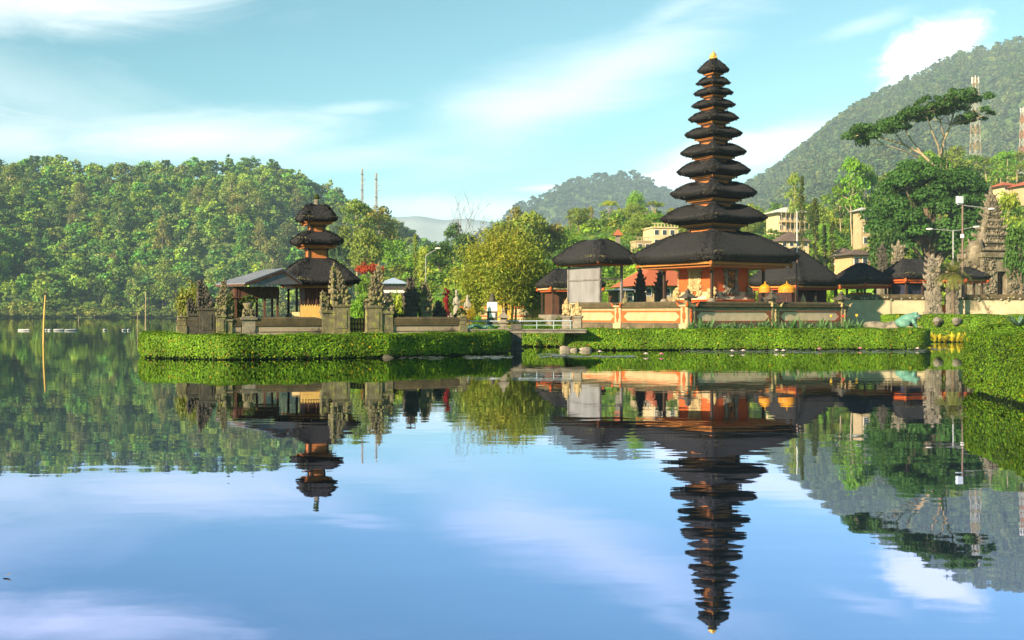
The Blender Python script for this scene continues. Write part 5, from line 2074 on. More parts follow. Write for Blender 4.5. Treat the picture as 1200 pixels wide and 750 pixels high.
rock('broad grey boulder left of the frog', 1031, 67.5, 1.15, (1.0, .7, .42), 5)
rock('smaller grey boulder touching the tail end of the frog', 1047, 67.2, 1.2, (.55, .5, .36), 8)
rock('grey stone sticking out of the far hedge, left one', 1098.5, 79.2, 1.5, (.34, .3, .28), 9, CONCRETE)
rock('grey stone sticking out of the far hedge, right one', 1120.5, 79.1, 1.5, (.36, .3, .26), 11, CONCRETE)
PALEROCK = mat("pale rock", (.30, .27, .22), (.17, .15, .12), 3, .9, .8, 10)
rock('pale stone at the water line left of the long hedge', 662, 60.7, .08, (.36, .26, .16), 12, PALEROCK)
rock('flat pale stone at the foot of the long hedge near the bridge', 686, 60.8, .06, (.42, .22, .12), 13, PALEROCK)
rock('small pale stone between two larger ones at the hedge foot', 673, 60.6, .02, (.24, .2, .12), 14, PALEROCK)
rock('pale pointed stone beside the dark bridge pier', 592, 59.6, .1, (.2, .2, .3), 15, PALEROCK)
rock('brown stone at the foot of the left hedge', 454, 50.6, -.05, (.34, .2, .16), 16, STONE_DARK)

# ------------------------------------------------------------------ things in the water
def stake(label, px, D, ytop, lean, r, material):
    b = MB()
    zt_ = Zp(ytop, D)
    b.path([(0, 0, -1.5), (lean * .4, 0, zt_ * .5), (lean, 0, zt_)], [r, r * .9, r * .7], 7)
    return prop(b.build('stake', material, None, (X(px, D), D, 0)), label, 'stake')


stake('leaning yellow bamboo stake standing in the lake far left', 50.5, 75, 346, .16, .075, BAMBOO_YEL)
stake('thin bamboo stake in the lake left of the temple island', 170.5, 92, 342, .03, .055, BARK_PALE)
stake('short thin stake near the thin bamboo stake', 161, 130, 366, .05, .05, BARK_PALE)
stake('short stick near the far shore left of the thin stake', 92, 300, 369, .05, .10, BARK_PALE)
FOAM = mat("white float", (.55, .55, .55), (.45, .46, .48), 3, .6)
for i, (px, w) in enumerate(((26, 2.0), (32, 1.2), (53, 1.0), (58, .8), (68, 2.0), (73, .9), (82, 2.4), (87, 1.4), (123, .9), (146, 1.4), (151, .9))):
    D = 133 + (i % 3) * 1.0
    b = MB()
    b.lathe([(.03, -.2), (.10, -.17), (.12, 0), (.10, .17), (.03, .2)], 10, (0, 0, 0), sx=1)
    o = b.build('float', FOAM, None, (X(px, D), D, .08))
    o.rotation_euler = (0, R(90), R(6 * i))
    o.scale = (1, 1, w * 1.3)
    prop(o, 'small white float on the lake near the leaning stake' if px < 100 else 'small white float on the lake near the thin stake', 'float', 'white floats on the lake' if px < 100 else 'floats near the thin stake')
# ------------------------------------------------------------------ single trees
def zt_tree(key, px, D, ytop, wpx, tint, label, zb_=None, cat='tree', group=None, bark=None, name=None, hill=hillside):
    p = hill.at(px, D) if zb_ is None else at(px, D, zb_)
    h = Zp(ytop, D) - p.z
    return tree(key, (p.x, p.y, p.z - .1), h, wpx * D / F, tint, label, cat, group, name, bark)


OLIVE, FRESH, DEEP, YELG, BROWNG = (.19, .26, .04), (.15, .30, .03), (.07, .16, .03), (.28, .36, .04), (.23, .23, .055)
BLUEG = (.06, .12, .045)
# left edge of the hillside, in front of the big hill
for i, (k, px, D, yt, w, tn, lab) in enumerate((
        ('tall', 418, 300, 236, 44, OLIVE, 'olive tall tree left of two before the end of the big hill'), ('tall', 445, 310, 243, 46, BROWNG, 'brownish tall tree nearest the end of the big hill'),
        ('broad', 430, 250, 262, 54, OLIVE, 'broad olive tree above the red flame tree'), ('broad', 462, 280, 276, 42, FRESH, 'green broad tree right of the brownish tall tree'),
        ('broad', 400, 330, 268, 40, BLUEG, 'dark tree just right of the small pagoda'), ('broad', 390, 260, 300, 40, FRESH, 'light green tree behind the lowest roof of the small pagoda'),
        ('broad', 516, 210, 278, 42, DEEP, 'dark rounded tree left of the bare twigs'), ('broad', 546, 200, 268, 46, BLUEG, 'bluish green tree under the bare twigs'),
        ('tall', 532, 230, 262, 26, DEEP, 'slim dark tree between two rounded ones'), ('broad', 500, 240, 284, 30, YELG, 'yellow-green tree right of the climber-clad pole tree'),
        ('broad', 590, 190, 252, 56, OLIVE, 'large olive tree rising behind the bamboo, left one'), ('broad', 622, 195, 241, 62, OLIVE, 'largest olive tree behind the bamboo'),
        ('broad', 648, 200, 256, 46, BROWNG, 'brownish tree right of the olive trees'), ('tall', 604, 215, 243, 30, BROWNG, 'thin brownish tree top between the olive trees'),
        ('broad', 662, 185, 288, 36, DEEP, 'dark tree at the foot of the green slope'), ('broad', 640, 150, 300, 34, FRESH, 'fresh green tree left of the grey-panelled pavilion'),
        ('flat', 713, 320, 232, 24, YELG, 'yellowish flat-crowned tree alone on the crest'), ('broad', 745, 322, 222, 28, FRESH, 'rounded green tree alone on the crest'),
        ('flat', 768, 320, 233, 26, OLIVE, 'low spreading tree right of the rounded tree on the crest'), ('tall', 692, 318, 242, 9, BROWNG, 'tiny brownish tree on the crest left of the flat-crowned one'),
        ('broad', 788, 315, 241, 14, BROWNG, 'small greyish bush tree on the crest beside the pagoda'),
        ('tall', 931, 240, 204, 22, OLIVE, 'tall thin tree behind the white-roofed house'), ('broad', 957, 245, 234, 34, OLIVE, 'dense tree with reddish tips behind the cypresses'),
        ('broad', 985, 240, 240, 34, YELG, 'yellow-green tree right of the cypresses'), ('broad', 905, 290, 246, 34, FRESH, 'green tree left behind the white-roofed house'),
        ('tall', 882, 285, 252, 22, YELG, 'yellow-green slim tree directly right of the pagoda'), ('broad', 975, 200, 270, 30, FRESH, 'fresh green tree below the yellow-green one'),
        ('broad', 1012, 230, 262, 30, OLIVE, 'tree beside the slim white tower house'),
        ('tall', 998, 215, 186, 38, FRESH, 'tall pine-like tree left of the flat-topped tree'), ('tall', 1014, 220, 194, 34, FRESH, 'second tall pine-like tree, nearer the great dark tree'),
        ('tall', 985, 225, 212, 26, BLUEG, 'bluish shorter tree left of the pine-like pair'),
        ('tall', 1182, 130, 226, 40, YELG, 'yellow-green feathery tree at the right edge above the gate tower'), ('broad', 1197, 104, 250, 46, DEEP, 'dark green tree right of the gate tower'),
        ('broad', 1215, 112, 300, 40, FRESH, 'lighter tree low at the right edge'))):
    zt_tree(k, px, D, yt, w, tn, lab, bark=BARK_PALE if k in ('tall', 'flat') else None)
rgt = random.Random(5)
for i in range(15):
    px = 1040 + i * 13 + rgt.uniform(-4, 4)
    zt_tree('tall', px, rgt.uniform(275, 315), rgt.uniform(172, 190) if px > 1080 else rgt.uniform(195, 205), rgt.uniform(24, 32), FRESH if i % 3 else OLIVE,
            'pine-like tree in the row on the ridge below the lattice towers', group='pines on the right ridge', bark=BARK_PALE)
for i in range(26):
    px = rgt.choice([rgt.uniform(455, 560), rgt.uniform(650, 830), rgt.uniform(870, 1010)])
    D = rgt.uniform(200, 310)
    p = hillside.at(px, D)
    h = rgt.uniform(4.5, 8.5)
    tree('broad', (p.x, p.y, p.z - .1), h, h * rgt.uniform(.8, 1.1), rgt.choice([FRESH, YELG, OLIVE, FRESH]), 'small rounded tree growing among the bushes of the green hillside', 'tree', 'small trees on the hillside')
for i in range(14):
    px = rgt.choice([rgt.uniform(455, 540), rgt.uniform(650, 745), rgt.uniform(960, 1060)])
    D = rgt.uniform(112, 150)
    p = hillside.at(px, D)
    h = rgt.uniform(2.5, 4.2)
    tree('bush', (p.x, p.y, .9), h, h * rgt.uniform(1, 1.3), rgt.choice([FRESH, YELG, OLIVE]), 'leafy shrub behind the temple buildings at the foot of the hillside', 'shrub', 'shrubs at the foot of the hillside')
for px, D, yt, w, lab in ((940, 165, 204, 12, 'tallest dark cypress right of the white-roofed house'), (955, 160, 230, 15, 'broader cypress second in the cypress group'), (966, 163, 262, 12, 'short dark cypress behind the broader one'), (976, 155, 258, 14, 'olive cypress at the right of the cypress group')):
    zt_tree('cypress', px, D, yt, w, (.06, .085, .02) if px != 966 else (.03, .05, .02), lab, cat='cypress')
zt_tree('cypress', 487, 175, 272, 12, (.17, .24, .03), 'pale green climber-clad pole tree left of the street lamp', name='climber_tree')
# single trees standing out of the forest on the left hill
for i in range(34):
    px = rgt.uniform(-40, 440)
    t_ = rgt.uniform(.0, .8)
    p = left_hill.pos(px, t_)
    k = 'tall' if i % 3 else 'cone'
    h = rgt.uniform(24, 34)
    tree(k, (p[0], p[1], p[2] - 1), h, h * rgt.uniform(.42, .6), rgt.choice([OLIVE, (.16, .19, .06), (.10, .17, .05), BROWNG]), 'tall tree with a pale trunk standing out of the forest on the lake hill', 'tree', 'taller trees of the lake hill', bark=BARK_PALE if k == 'tall' else None)
for px, D, yt, w, k, tn, lab in ((137, 655, 340, 27, 'broad', (.30, .36, .04), 'bright yellow-green tree on the far shore of the lake'), (133, 672, 292, 20, 'cone', (.20, .18, .06), 'brownish conifer behind the bright shore tree'),
                                 (182, 652, 352, 14, 'broad', FRESH, 'rounded green tree on the far shore beside the thin stake'), (100, 650, 356, 16, 'broad', OLIVE, 'olive tree on the far shore left of the bright tree')):
    p = left_hill.at(px, D)
    h = Zp(yt, D) - p.z
    tree(k, tuple(p), h, w * D / F, tn, lab)


# ------------------------------------------------------------------ bamboo grove
def bamboo(label, px, D, z0, ytop, wpx, n, seed):
    rng = np.random.default_rng(seed)
    ht, hw = Zp(ytop, D) - z0, wpx * D / F / 2
    t = thing('bamboo_grove', label, 'bamboo', (X(px, D), D, z0))
    b = MB()
    P, N, C = [], [], []
    for i in range(n):
        a = rng.uniform(0, 6.28)
        r0 = hw * .28 * math.sqrt(rng.uniform(0, 1))
        base = Vector((r0 * math.cos(a) * 1.3, r0 * math.sin(a), 0))
        out = Vector((math.cos(a), math.sin(a) * .8, 0))
        L = ht * rng.uniform(.72, 1.04)
        reach = hw * rng.uniform(.25, 1.05)
        pts = []
        for k in range(9):
            f = k / 8
            pts.append(base + out * reach * f ** 2.0 + Vector((0, 0, L * (f - .22 * f ** 3 * reach / hw))))
        b.path(pts, [.11 * (1 - .8 * k / 8) for k in range(9)], 6)
        for k in range(3, 9):
            m = int(10 + 16 * (k / 8)) * 8
            c = np.array(pts[k]) + rng.normal(0, .10, 3)
            side = rng.normal(0, 1, (m, 3)) * np.array([.95, .95, .42])
            q = c + side * (.36 + .42 * k / 8) * ht / 8.5
            q[:, 2] -= .25 * np.linalg.norm(side[:, :2], axis=1)
            P.append(q)
            N.append(rng.normal(0, 1, (m, 3)) + np.array([0, 0, .6]))
            C.append(np.array([.28, .33, .04]) * rng.uniform(.55, 1.25, (m, 1)) * np.array([1 + rng.normal(0, .1), 1, 1]) * rng.uniform(.75, 1.2))
    P, N, C = np.concatenate(P), np.concatenate(N), np.concatenate(C)
    V, Fq = leaf_quads(P, N, .085 * rng.uniform(.7, 1.3, len(P)), rng, 3.6)
    b.build('culms', mat("golden bamboo", (.55, .36, .07), (.42, .26, .05), 2, .5), t)
    link_mesh('foliage', np_mesh('foliage', V, Fq, LEAF, C), t)
    return t


bamboo('golden bamboo grove with arching stems in front of the green slope', 592, 97, .9, 264, 76, 28, 3)
bamboo('smaller bamboo clump leaning left beside the golden grove', 556, 99, .9, 300, 22, 9, 4)
bamboo('dark bamboo clump between the golden grove and the grey-panelled pavilion', 628, 101, .9, 290, 30, 14, 6)


# ------------------------------------------------------------------ the great dark tree and the flat-topped tree above it
def great_tree():
    D = 150.0
    rng = np.random.default_rng(12)
    t = thing('broadleaf_tree', 'huge dark green tree behind the thatched pavilions on the right', 'tree', (X(1090, D), D, 1.5))
    k = D / F
    n = 165
    d = sphere_dirs(rng, n, -.7)
    d[:, 1] *= .8
    rr = rng.uniform(.5, 1.0, (n, 1)) ** .6
    C = np.array([0, 0, Zp(252, D) - 1.5]) + d * rr * np.array([70 * k, 60 * k, 60 * k])
    rc = rng.uniform(1.0, 2.1, n)
    per = (rc ** 2 * 100).astype(int)
    idx = np.repeat(np.arange(n), per)
    dd = sphere_dirs(rng, len(idx), -.4)
    P = C[idx] + dd * rc[idx][:, None] * rng.uniform(.75, 1.1, (len(idx), 1)) * np.array([1, 1, .7])
    N = dd + rng.normal(0, .5, dd.shape) + np.array([0, 0, .35])
    V, Fq = leaf_quads(P, N, .28 * rng.uniform(.7, 1.3, len(P)), rng)
    c = np.array([.045, .12, .022]) * (rng.uniform(.75, 1.3, n)[idx] * rng.uniform(.8, 1.2, len(idx)))[:, None]
    link_mesh('crown', np_mesh('crown', V, Fq, LEAF, c), t)
    b = MB()
    b.path([(0, 0, 0), (.3, 0, 4), (-.2, 0, 9), (.5, 0, 14)], [1.1, .8, .6, .3], 9)
    order = np.argsort(-C[:, 2])
    for i in list(order[::8]):
        s = Vector((.1, 0, rng.uniform(4, 10)))
        e = Vector(C[i])
        b.path([s, s.lerp(e, .5) + Vector((0, 0, .5)), e], [.32, .22, .1], 6)
    b.build('trunk', BARK, t)


def flat_tree():
    D = 152.0
    rng = np.random.default_rng(31)
    x0, z0 = X(1102, D), 8.0
    t = thing('flat_topped_tree', 'flat-topped tree with a wide dark crown on bare pale branches against the mountain', 'tree', (x0, D, z0))

    def q(px, y, dy=0.0):
        return Vector((X(px, D) - x0, dy, Zp(y, D) - z0))
    b = MB()
    limbs = [([(1108, 230, 0), (1104, 212, 0), (1102, 200, 0), (1103, 188, 0)], [.5, .45, .4, .36]),
             ([(1103, 188, 0), (1107, 165, .5), (1117, 145, .8), (1122, 126, 1)], [.34, .26, .2, .1]),
             ([(1103, 190, 0), (1096, 172, -1), (1088, 158, -1.5), (1078, 135, -2)], [.22, .18, .14, .07]),
             ([(1100, 200, 0), (1082, 180, .5), (1062, 168, 1), (1036, 160, 1), (1012, 156, 1)], [.30, .25, .2, .14, .07]),
             ([(1082, 180, .5), (1070, 158, 1.5), (1060, 140, 2)], [.18, .13, .07]),
             ([(1062, 168, 1), (1045, 150, 0), (1038, 144, 0)], [.15, .1, .06]),
             ([(1108, 160, .5), (1100, 142, -.5), (1098, 125, -1)], [.16, .1, .06]),
             ([(1117, 145, .8), (1132, 132, .5), (1146, 134, .5)], [.12, .09, .05]),
             ([(1075, 185, -.5), (1050, 178, -2), (1030, 172, -2)], [.14, .1, .04]),
             ([(1084, 225, 0), (1076, 212, 0), (1068, 206, 0)], [.6, .5, .4]),
             ([(1110, 198, 0), (1112, 180, 1), (1115, 162, 2)], [.16, .12, .06])]
    for pts, rad in limbs:
        b.path([q(*p) for p in pts], [r_ * .72 for r_ in rad], 7)
    C, rc = [], []
    for px, y, w in ((997, 157, 10), (1006, 153, 12), (1016, 158, 14), (1027, 152, 15), (1018, 164, 10), (1038, 146, 14), (1048, 141, 14), (1056, 148, 11), (1060, 136, 14), (1070, 131, 13), (1080, 131, 13), (1090, 126, 13), (1098, 130, 12), (1104, 121, 13), (1114, 117, 13),
                     (1124, 114, 12), (1134, 117, 11), (1141, 119, 9), (1128, 124, 10), (1140, 134, 11), (1150, 137, 8), (1132, 139, 8), (1110, 128, 9), (1044, 153, 9), (1085, 138, 9), (1076, 120, 8), (1108, 112, 7)):
        for dy in (-2.6, 0, 2.6):
            p = q(px + rng.uniform(-5, 5), y + rng.uniform(-2, 2.5), dy + rng.uniform(-1, 1))
            C.append(p)
            rc.append(w * D / F * rng.uniform(.5, .85))
    nodes = [q(*p) for pts, rad in limbs for p in pts[1:]]
    for i in range(0, len(C), 2):
        e = Vector(C[i])
        near = sorted((nn for nn in nodes if nn.z < e.z + .1), key=lambda nn: (nn - e).length)[:1]
        if near:
            m_ = near[0].lerp(e, .5) + Vector((rng.uniform(-.25, .25), 0, -.15))
            b.path([near[0], m_, e], [.075, .055, .03], 5)
    b.build('trunk', BARK_PALE, t)
    C, rc = np.array(C), np.array(rc)
    per = (rc ** 2 * 190).astype(int) + 8
    idx = np.repeat(np.arange(len(C)), per)
    dd = sphere_dirs(rng, len(idx), -.5)
    P = C[idx] + dd * rc[idx][:, None] * rng.uniform(.6, 1.1, (len(idx), 1)) * np.array([1.1, 1.1, .72])
    N = dd + rng.normal(0, .5, dd.shape) + np.array([0, 0, .5])
    V, Fq = leaf_quads(P, N, .24 * rng.uniform(.7, 1.3, len(P)), rng)
    c = np.array([.05, .12, .025]) * (rng.uniform(.75, 1.25, len(C))[idx] * rng.uniform(.8, 1.2, len(idx)))[:, None]
    link_mesh('crown', np_mesh('crown', V, Fq, LEAF, c), t)


great_tree()
flat_tree()
zt_tree('broad', 1150, 128, 262, 60, DEEP, 'dark tree between the lamp post and the gate tower', zb_=1.4)
zt_tree('broad', 1040, 132, 258, 52, (.045, .10, .022), 'dark tree below the left side of the huge tree', zb_=1.4)

def twig_tree(label, px, D, z0, ytop, seed):
    rg = random.Random(seed)
    t = thing('bare_tree', label, 'tree', (X(px, D), D, z0))
    h = Zp(ytop, D) - z0
    b = MB()

    def grow(p, d, L, r, k):
        e = p + d * L
        b.tube(p, e, r, r * .7, 5, caps=False)
        if k == 0:
            return
        for i in range(rg.choice((2, 3))):
            dd = (d + Vector((rg.uniform(-.6, .6), rg.uniform(-.6, .6), rg.uniform(-.1, .4)))).normalized()
            grow(e, dd, L * rg.uniform(.6, .85), r * .65, k - 1)
    grow(Vector((0, 0, 0)), Vector((0, 0, 1)), h * .36, .10, 5)
    b.build('trunk', BARK, t)
    V, Fq = leaf_quads(np.array([[v[0], v[1], v[2]] for v in b.v if v[2] > h * .6])[::3], np.random.default_rng(seed).normal(size=(len([v for v in b.v if v[2] > h * .6][::3]), 3)), .25, np.random.default_rng(seed))
    link_mesh('crown', np_mesh('crown', V, Fq, LEAF, np.tile([[.16, .20, .05]], (len(Fq), 1))), t)


twig_tree('nearly bare thin tree rising above the wood left of the bamboo', 543, 205, 8.0, 242, 3)
twig_tree('shorter nearly bare tree right of the taller bare one', 557, 208, 8.0, 252, 6)
# red flame tree
p = at(433, 140, 1.0)
t = tree('flat', tuple(p), Zp(303, 140) - 1.0, 40 * 140 / F, (.44, .07, .02), 'flame tree covered in red blossom right of the small pagoda', 'tree', None, 'flame_tree')
zt_tree('broad', 431, 143, 318, 36, FRESH, 'green tree under the red flame tree', zb_=.9)
# plants on the left island
t = tree('bush', (X(227, 56.5), 56.5, .9), Zp(321, 56.5) - .9, 48 * 56.5 / F, (.15, .17, .03), 'leafy frangipani bush with pale flowers at the left end of the island', 'shrub', None, 'frangipani_bush')
rng = np.random.default_rng(8)
n = 46
d = sphere_dirs(rng, n, -.1)
V, Fq = leaf_quads(np.array([0, 0, .5]) + d * np.array([.62, .62, .5]), d, .022 * rng.uniform(.7, 1.3, n), rng, 1.0)
link_mesh('blossom', np_mesh('blossom', V, Fq, LEAF, np.tile([[.7, .6, .3]], (n, 1))), t)
tree('bush', (X(272, 57.5), 57.5, .9), Zp(330, 57.5) - .9, 34 * 57.5 / F, (.05, .085, .02), 'dark green shrub behind the left split gate', 'shrub')
tree('bush', (X(284, 59), 59, .9), Zp(340, 59) - .9, 20 * 59 / F, (.16, .20, .03), 'yellow-green shrub between gate and wooden pavilion', 'shrub')
for px, D, yt, w, tn, lab in ((466, 68.5, 333, 30, YELG, 'yellow-green bush left of the black stone shrine'), (455, 69, 348, 20, (.32, .20, .03), 'orange-leaved bush right of the tall split gate'), (512, 70, 345, 18, FRESH, 'fresh green bush left of the red-leaved plant'), (420, 70, 340, 26, FRESH, 'green bush seen through the split gate'), (550, 78, 355, 18, (.40, .30, .02), 'yellow-flowered bush beside the bamboo'), (559, 80, 366, 16, FRESH, 'low green bush in front of the garden wall')):
    tree('bush', (X(px, D), D, .9), Zp(yt, D) - .9, w * D / F, tn, lab, 'shrub')


def leafy_column(name, label, px, D, z0, ytop, r, n, leaf, colr, seed, cat='plant', aspect=3.0):
    """upright plant: narrow leaves whorled round a stem"""
    rng = np.random.default_rng(seed)
    t = thing(name, label, cat, (X(px, D), D, z0))
    h = Zp(ytop, D) - z0
    b = MB()
    b.tube((0, 0, 0), (0, 0, h * .9), .03, .015, 6)
    b.build('stem', BARK, t)
    z = rng.uniform(.08, 1, n) * h
    a = rng.uniform(0, 6.28, n)
    rr = r * rng.uniform(.2, 1, n)
    P = np.stack([rr * np.cos(a), rr * np.sin(a), z], 1)
    N = np.stack([np.cos(a), np.sin(a), rng.uniform(.0, 1.2, n)], 1) + rng.normal(0, .3, (n, 3))
    V, Fq = leaf_quads(P, N, leaf * rng.uniform(.7, 1.3, n), rng, aspect)
    link_mesh('leaves', np_mesh('leaves', V, Fq, LEAF, np.asarray(colr) * rng.uniform(.5, 1.4, (n, 1))), t)
    return t


leafy_column('red_leaved_plant', 'red-leaved upright plant behind the wall end near the bridge', 523.5, 62.5, .95, 338, .24, 260, .09, (.20, .018, .022), 3)


def blade_plant(name, label, loc, n, length, width, colr, seed, up=.7, cat='plant', group=None, flower=None, droop=.5):
    """rosette of long blades, each bent in three pieces; joined as one leaf mesh"""
    rng = random.Random(seed)
    t = thing(name, label, cat, loc, 0, group)
    V, Fc, C = [], [], []
    for i in range(n):
        a = i * 2.4 + rng.uniform(-.3, .3)
        el = rng.uniform(up * .6, min(1.5, up * 1.35))
        L = length * rng.uniform(.7, 1.1)
        d = Vector((math.cos(a) * math.cos(el), math.sin(a) * math.cos(el), math.sin(el)))
        s = Vector((-math.sin(a), math.cos(a), 0))
        p = Vector((0, 0, 0))
        o = len(V)
        for k in range(5):
            f = k / 4
            w = width * (.5 + 1.1 * f) * (1 - f ** 2.2) + .004
            V += [tuple(p + s * w / 2), tuple(p - s * w / 2)]
            d = (d + Vector((0, 0, -droop * .25))).normalized()
            p = p + d * L / 4
        for k in range(4):
            Fc.append((o + 2 * k, o + 2 * k + 1, o + 2 * k + 3, o + 2 * k + 2))
            v = rng.uniform(.75, 1.25)
            C.append((colr[0] * v, colr[1] * v, colr[2] * v))
    link_mesh('leaves', np_mesh('leaves', V, Fc, LEAF, np.array(C)), t)
    if flower:
        b = MB()
        b.tube((0, 0, 0), (.02, 0, length * 1.05), .012, n=5)
        st = b.build('stalk', LEAF if False else BAMBOO_GREEN, t)
        b = MB()
        for q in range(5):
            flame(b, (.03 * math.cos(q * 1.257), .03 * math.sin(q * 1.257), length * 1.0), .05, .16, (.05 * math.cos(q * 1.257), .05 * math.sin(q * 1.257)))
        b.build('flower', flower, st)
    return t


BAMBOO_GREEN = mat("green stalk", (.10, .18, .04), (.07, .13, .03), 4, .6)
FLRED, FLYEL = mat("red petals", (.6, .05, .02), (.5, .04, .02), 4, .5), mat("yellow petals", (.75, .5, .04), (.65, .4, .03), 4, .5)
# canna row under the temple wall
rg = random.Random(2)
for i in range(30):
    px = 806 + i * 7.0 + rg.uniform(-2.5, 2.5)
    D = 64.6 + rg.uniform(-.5, .8)
    if px > 995:
        D = 65.5
    col_ = (.10, .20, .07) if i % 4 else (.13, .23, .10)
    fl = FLYEL if i == 28 else None
    if 24 <= i <= 28 and i % 2 == 0:
        fl = FLRED if i == 26 else FLYEL
    if i == 27:
        fl = None
    lab = 'grey-green broad-leaved canna in the row below the temple wall' if fl is None else ('red-flowered canna at the right end of the row below the temple wall' if fl is FLRED else 'yellow-flowered canna at the right end of the row below the temple wall')
    blade_plant('canna_plant', lab, (X(px, D), D, 1.0), 9, rg.uniform(.55, .95), .15, col_, i, 1.0, 'plant', 'cannas below the temple wall' if fl is None else ('yellow cannas' if fl is FLYEL else None), fl, .35)
for i, px in enumerate((690, 704, 742, 770, 788)):
    blade_plant('weed', 'small green weed at the foot of the sunlit temple wall', (X(px, 65.2), 65.2, .98), 8, .4, .1, (.10, .19, .05), 60 + i, .9, 'plant', 'weeds below the sunlit wall')
for i, px in enumerate((1089, 1095, 1101, 1107, 1116, 1122, 1127, 1133)):
    blade_plant('yellow_plant', 'yellow broad-leaved water plant at the foot of the far hedge', (X(px, 78.2), 78.2, .02), 11, .75, .2, (.55, .48, .04), 80 + i, 1.0, 'plant', 'yellow plants at the water line', None, .25)
blade_plant('agave', 'blue-green agave on the hedge at the right edge', (X(1194, 34), 34, 1.62), 26, .55, .09, (.12, .22, .16), 99, .7, 'plant', None, None, .15)


# small date palm before the gate pillars
def palm(label, px, D, z0, ytop, r, seed):
    rng = np.random.default_rng(seed)
    t = thing('palm_tree', label, 'palm', (X(px, D), D, z0))
    h = Zp(ytop, D) - z0
    b = MB()
    for i in range(8):
        b.tube((0, 0, h * i / 8 * .8), (0, 0, h * (i + 1) / 8 * .8), .17, .14, 8)
    b.build('trunk', BARK, t)
    P, N, T = [], [], []
    V, Fc, C = [], [], []
    for i in range(34):
        a = i * 2.4
        el = rng.uniform(-.35, 1.25)
        d = Vector((math.cos(a) * math.cos(el), math.sin(a) * math.cos(el), math.sin(el)))
        s = Vector((-math.sin(a), math.cos(a), 0))
        p = Vector((0, 0, h * .8))
        for k in range(9):
            f = k / 8
            d = (d + Vector((0, 0, -.13))).normalized()
            p = p + d * r / 9
            for sg in (-1, 1):
                for e in (0, .5):
                    q = p + d * r / 9 * e
                    tip = q + s * sg * r * .24 * (1 - f * .6) + d * r * .12 - Vector((0, 0, .03))
                    o = len(V)
                    V += [tuple(q - d * .03), tuple(q + d * .03), tuple(tip), tuple(tip - d * .02)]
                    Fc.append((o, o + 1, o + 2, o + 3))
                    v = rng.uniform(.7, 1.3)
                    C.append((.17 * v, .19 * v, .045 * v))
    link_mesh('fronds', np_mesh('fronds', V, Fc, LEAF, np.array(C)), t)
    return t


palm('small bushy palm between the gate pillars and the lamp post', 1117, 83.5, 1.6, 306, 1.55, 4)
palm('small palm on the crest of the green slope', 668, 316, hillside.at(668, 316).z, 247, 2.0, 5)

# ------------------------------------------------------------------ lawn edging shrubs behind the bridge
for i, (px, D, yt, w) in enumerate(((556, 76, 381, 24), (580, 77, 381.5, 20), (632, 74, 380.5, 34), (612, 78, 382, 18), (655, 75, 381, 20))):
    tree('bush', (X(px, D), D, .9), Zp(yt, D) - .9 + .15, w * D / F, (.16, .32, .03), 'low clipped bright green bush on the lawn behind the bridge', 'shrub', 'low bushes on the lawn')
for i, (px, D, yt, w) in enumerate(((600, 92, 372, 40), (630, 94, 370, 46), (660, 92, 368, 36), (570, 96, 371, 30))):
    tree('bush', (X(px, D), D, .9), Zp(yt, D) - .9, w * D / F, (.12, .15, .03), 'dry yellowish shrub in front of the garden wall', 'shrub', 'shrubs under the bamboo')

# ------------------------------------------------------------------ water lilies
PAD = mat("lily pad", (.13, .17, .15), (.20, .22, .20), 3, .35, 0, 10, spec=.6)
PINK = mat("pink petals", (.75, .25, .35), (.7, .35, .42), 6, .5)
WHT = mat("white petals", (.78, .70, .68), (.7, .6, .6), 6, .5)
rng = np.random.default_rng(4)
V, Fc = [], []
for (pa, pb, ya, yb, n) in ((800, 1085, 410, 414, 420), (545, 600, 417.5, 420.5, 90), (632, 668, 415, 419, 60), (668, 745, 417, 419, 110), (470, 520, 418, 421, 30), (1060, 1110, 408, 411, 50)):
    for i in range(n):
        px, py = rng.uniform(pa, pb), rng.uniform(ya, yb) + rng.normal(0, .4)
        D = F * H / (py - HOR)
        c = np.array([X(px, D), D, .012 + rng.uniform(0, .006)])
        r = rng.uniform(.08, .17)
        o = len(V)
        for q in range(8):
            a = q * math.pi / 4 + .2
            V.append(tuple(c + np.array([r * math.cos(a), r * math.sin(a), .004 * math.sin(a * 3)])))
        Fc.append(tuple(range(o, o + 8)))
prop(link_mesh('lily_pads', np_mesh('lily_pads', V, Fc, PAD)), 'floating lily pads along the foot of the hedges', 'lily pads', None, 'stuff')


def lily(px, py, material, label, group):
    D = F * H / (py - HOR)
    t = thing('water_lily', label, 'water lily', (X(px, D), D, .01), 0, group)
    b = MB()
    for ring, (n, el, L) in enumerate(((8, .35, .15), (6, .8, .13), (4, 1.2, .11))):
        for q in range(n):
            a = q * 6.283 / n + ring * .4
            d = Vector((math.cos(a) * math.cos(el), math.sin(a) * math.cos(el), math.sin(el)))
            s = Vector((-math.sin(a), math.cos(a), 0))
            p0, p1, p2 = Vector((0, 0, .05)), Vector((0, 0, .05)) + d * L * .6, Vector((0, 0, .05)) + d * L
            b.slab([p0, p1 + s * .04, p2, p1 - s * .04], (0, 0, .006))
    b.build('petals', material, t)
    b = MB()
    b.blob((0, 0, .09), (.03, .03, .03), 3, 8, 6, 0)
    b.build('flower_centre', FLYEL, t)
    return t


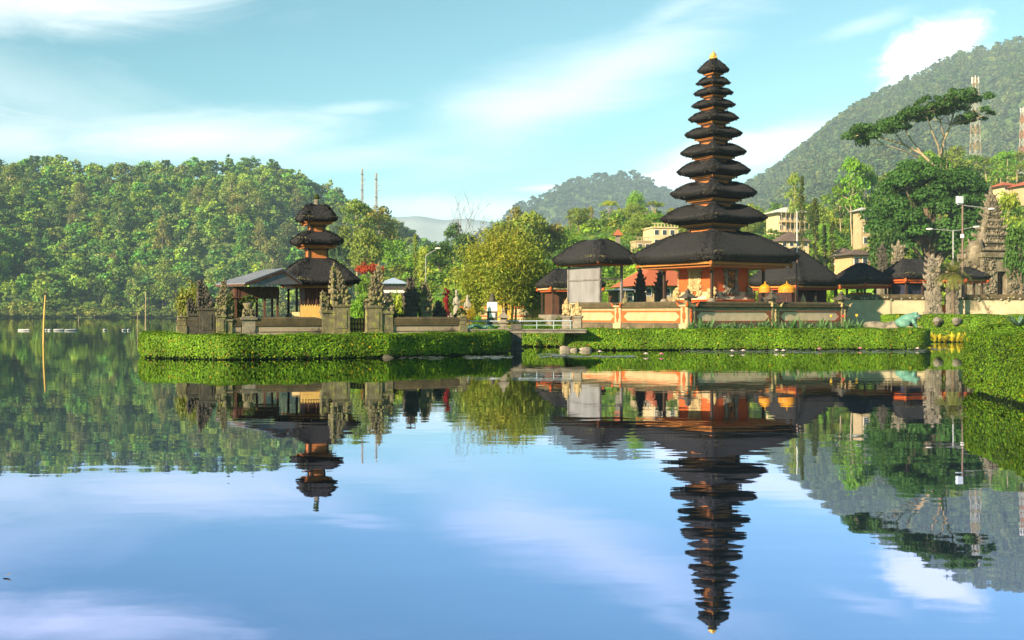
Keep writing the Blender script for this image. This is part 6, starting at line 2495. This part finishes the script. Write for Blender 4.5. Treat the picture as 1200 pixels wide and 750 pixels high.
for px, py, m_, lab, g in ((775, 417.3, PINK, 'pink water lily at the foot of the long hedge, left of the white ones', None), (757, 417.2, WHT, 'white water lily left of the lone pink one', None), (858, 413.5, WHT, 'white water lily in the row at the foot of the long hedge', 'white lilies'), (871, 413.2, WHT, 'white water lily in the row at the foot of the long hedge', 'white lilies'), (910, 412.8, WHT, 'white water lily in the row at the foot of the long hedge', 'white lilies'), (918, 413.2, WHT, 'white water lily in the row at the foot of the long hedge', 'white lilies'), (944, 409.6, PINK, 'pink water lily near the right end of the long hedge', 'pink lilies'), (1008, 410.4, PINK, 'pink water lily near the right end of the long hedge', 'pink lilies'), (1016, 409.4, PINK, 'pink water lily near the right end of the long hedge', 'pink lilies'), (960, 411, PINK, 'pink water lily near the right end of the long hedge', 'pink lilies'), (1075, 410.5, WHT, 'white water lily closest to the hedge end by the frog', None), (1092, 407.5, PINK, 'pink water lily in the channel before the yellow plants', None), (703, 414.5, WHT, 'pale water lily just right of the pale shore stones', None)):
    lily(px, py, m_, lab, g)
# a dry leaf drifting in the near corner
D = F * H / (676 - HOR)
b = MB()
b.add([(-.028, -.01, .004), (-.01, -.022, .012), (.022, -.004, .016), (.034, .012, .03), (.008, .016, .012), (-.018, .01, .007)], [(0, 1, 2, 3, 4, 5)])
prop(b.build('dry_leaf', mat("dry leaf", (.16, .13, .11), (.28, .25, .22), 30, .8), None, (X(8, D), D, .003)), 'grey dry leaf floating near the lower left corner', 'leaf')
# ------------------------------------------------------------------ air
def haze():
    m, t = new_mat("haze")
    v = nd(t, 'ShaderNodeVolumePrincipled')
    v.inputs['Color'].default_value = (.52, .74, 1.0, 1)
    v.inputs['Anisotropy'].default_value = -.35
    v.inputs['Density'].default_value = HAZE_DENSITY
    o = nd(t, 'ShaderNodeOutputMaterial')
    t.links.new(v.outputs[0], o.inputs['Volume'])
    b = MB()
    b.box(0, 2400, -3.0, 9600, 5800, 462)
    prop(b.build('haze', m), 'thin bluish morning haze', 'haze', None, 'stuff')


HAZE_DENSITY = .00014
haze()
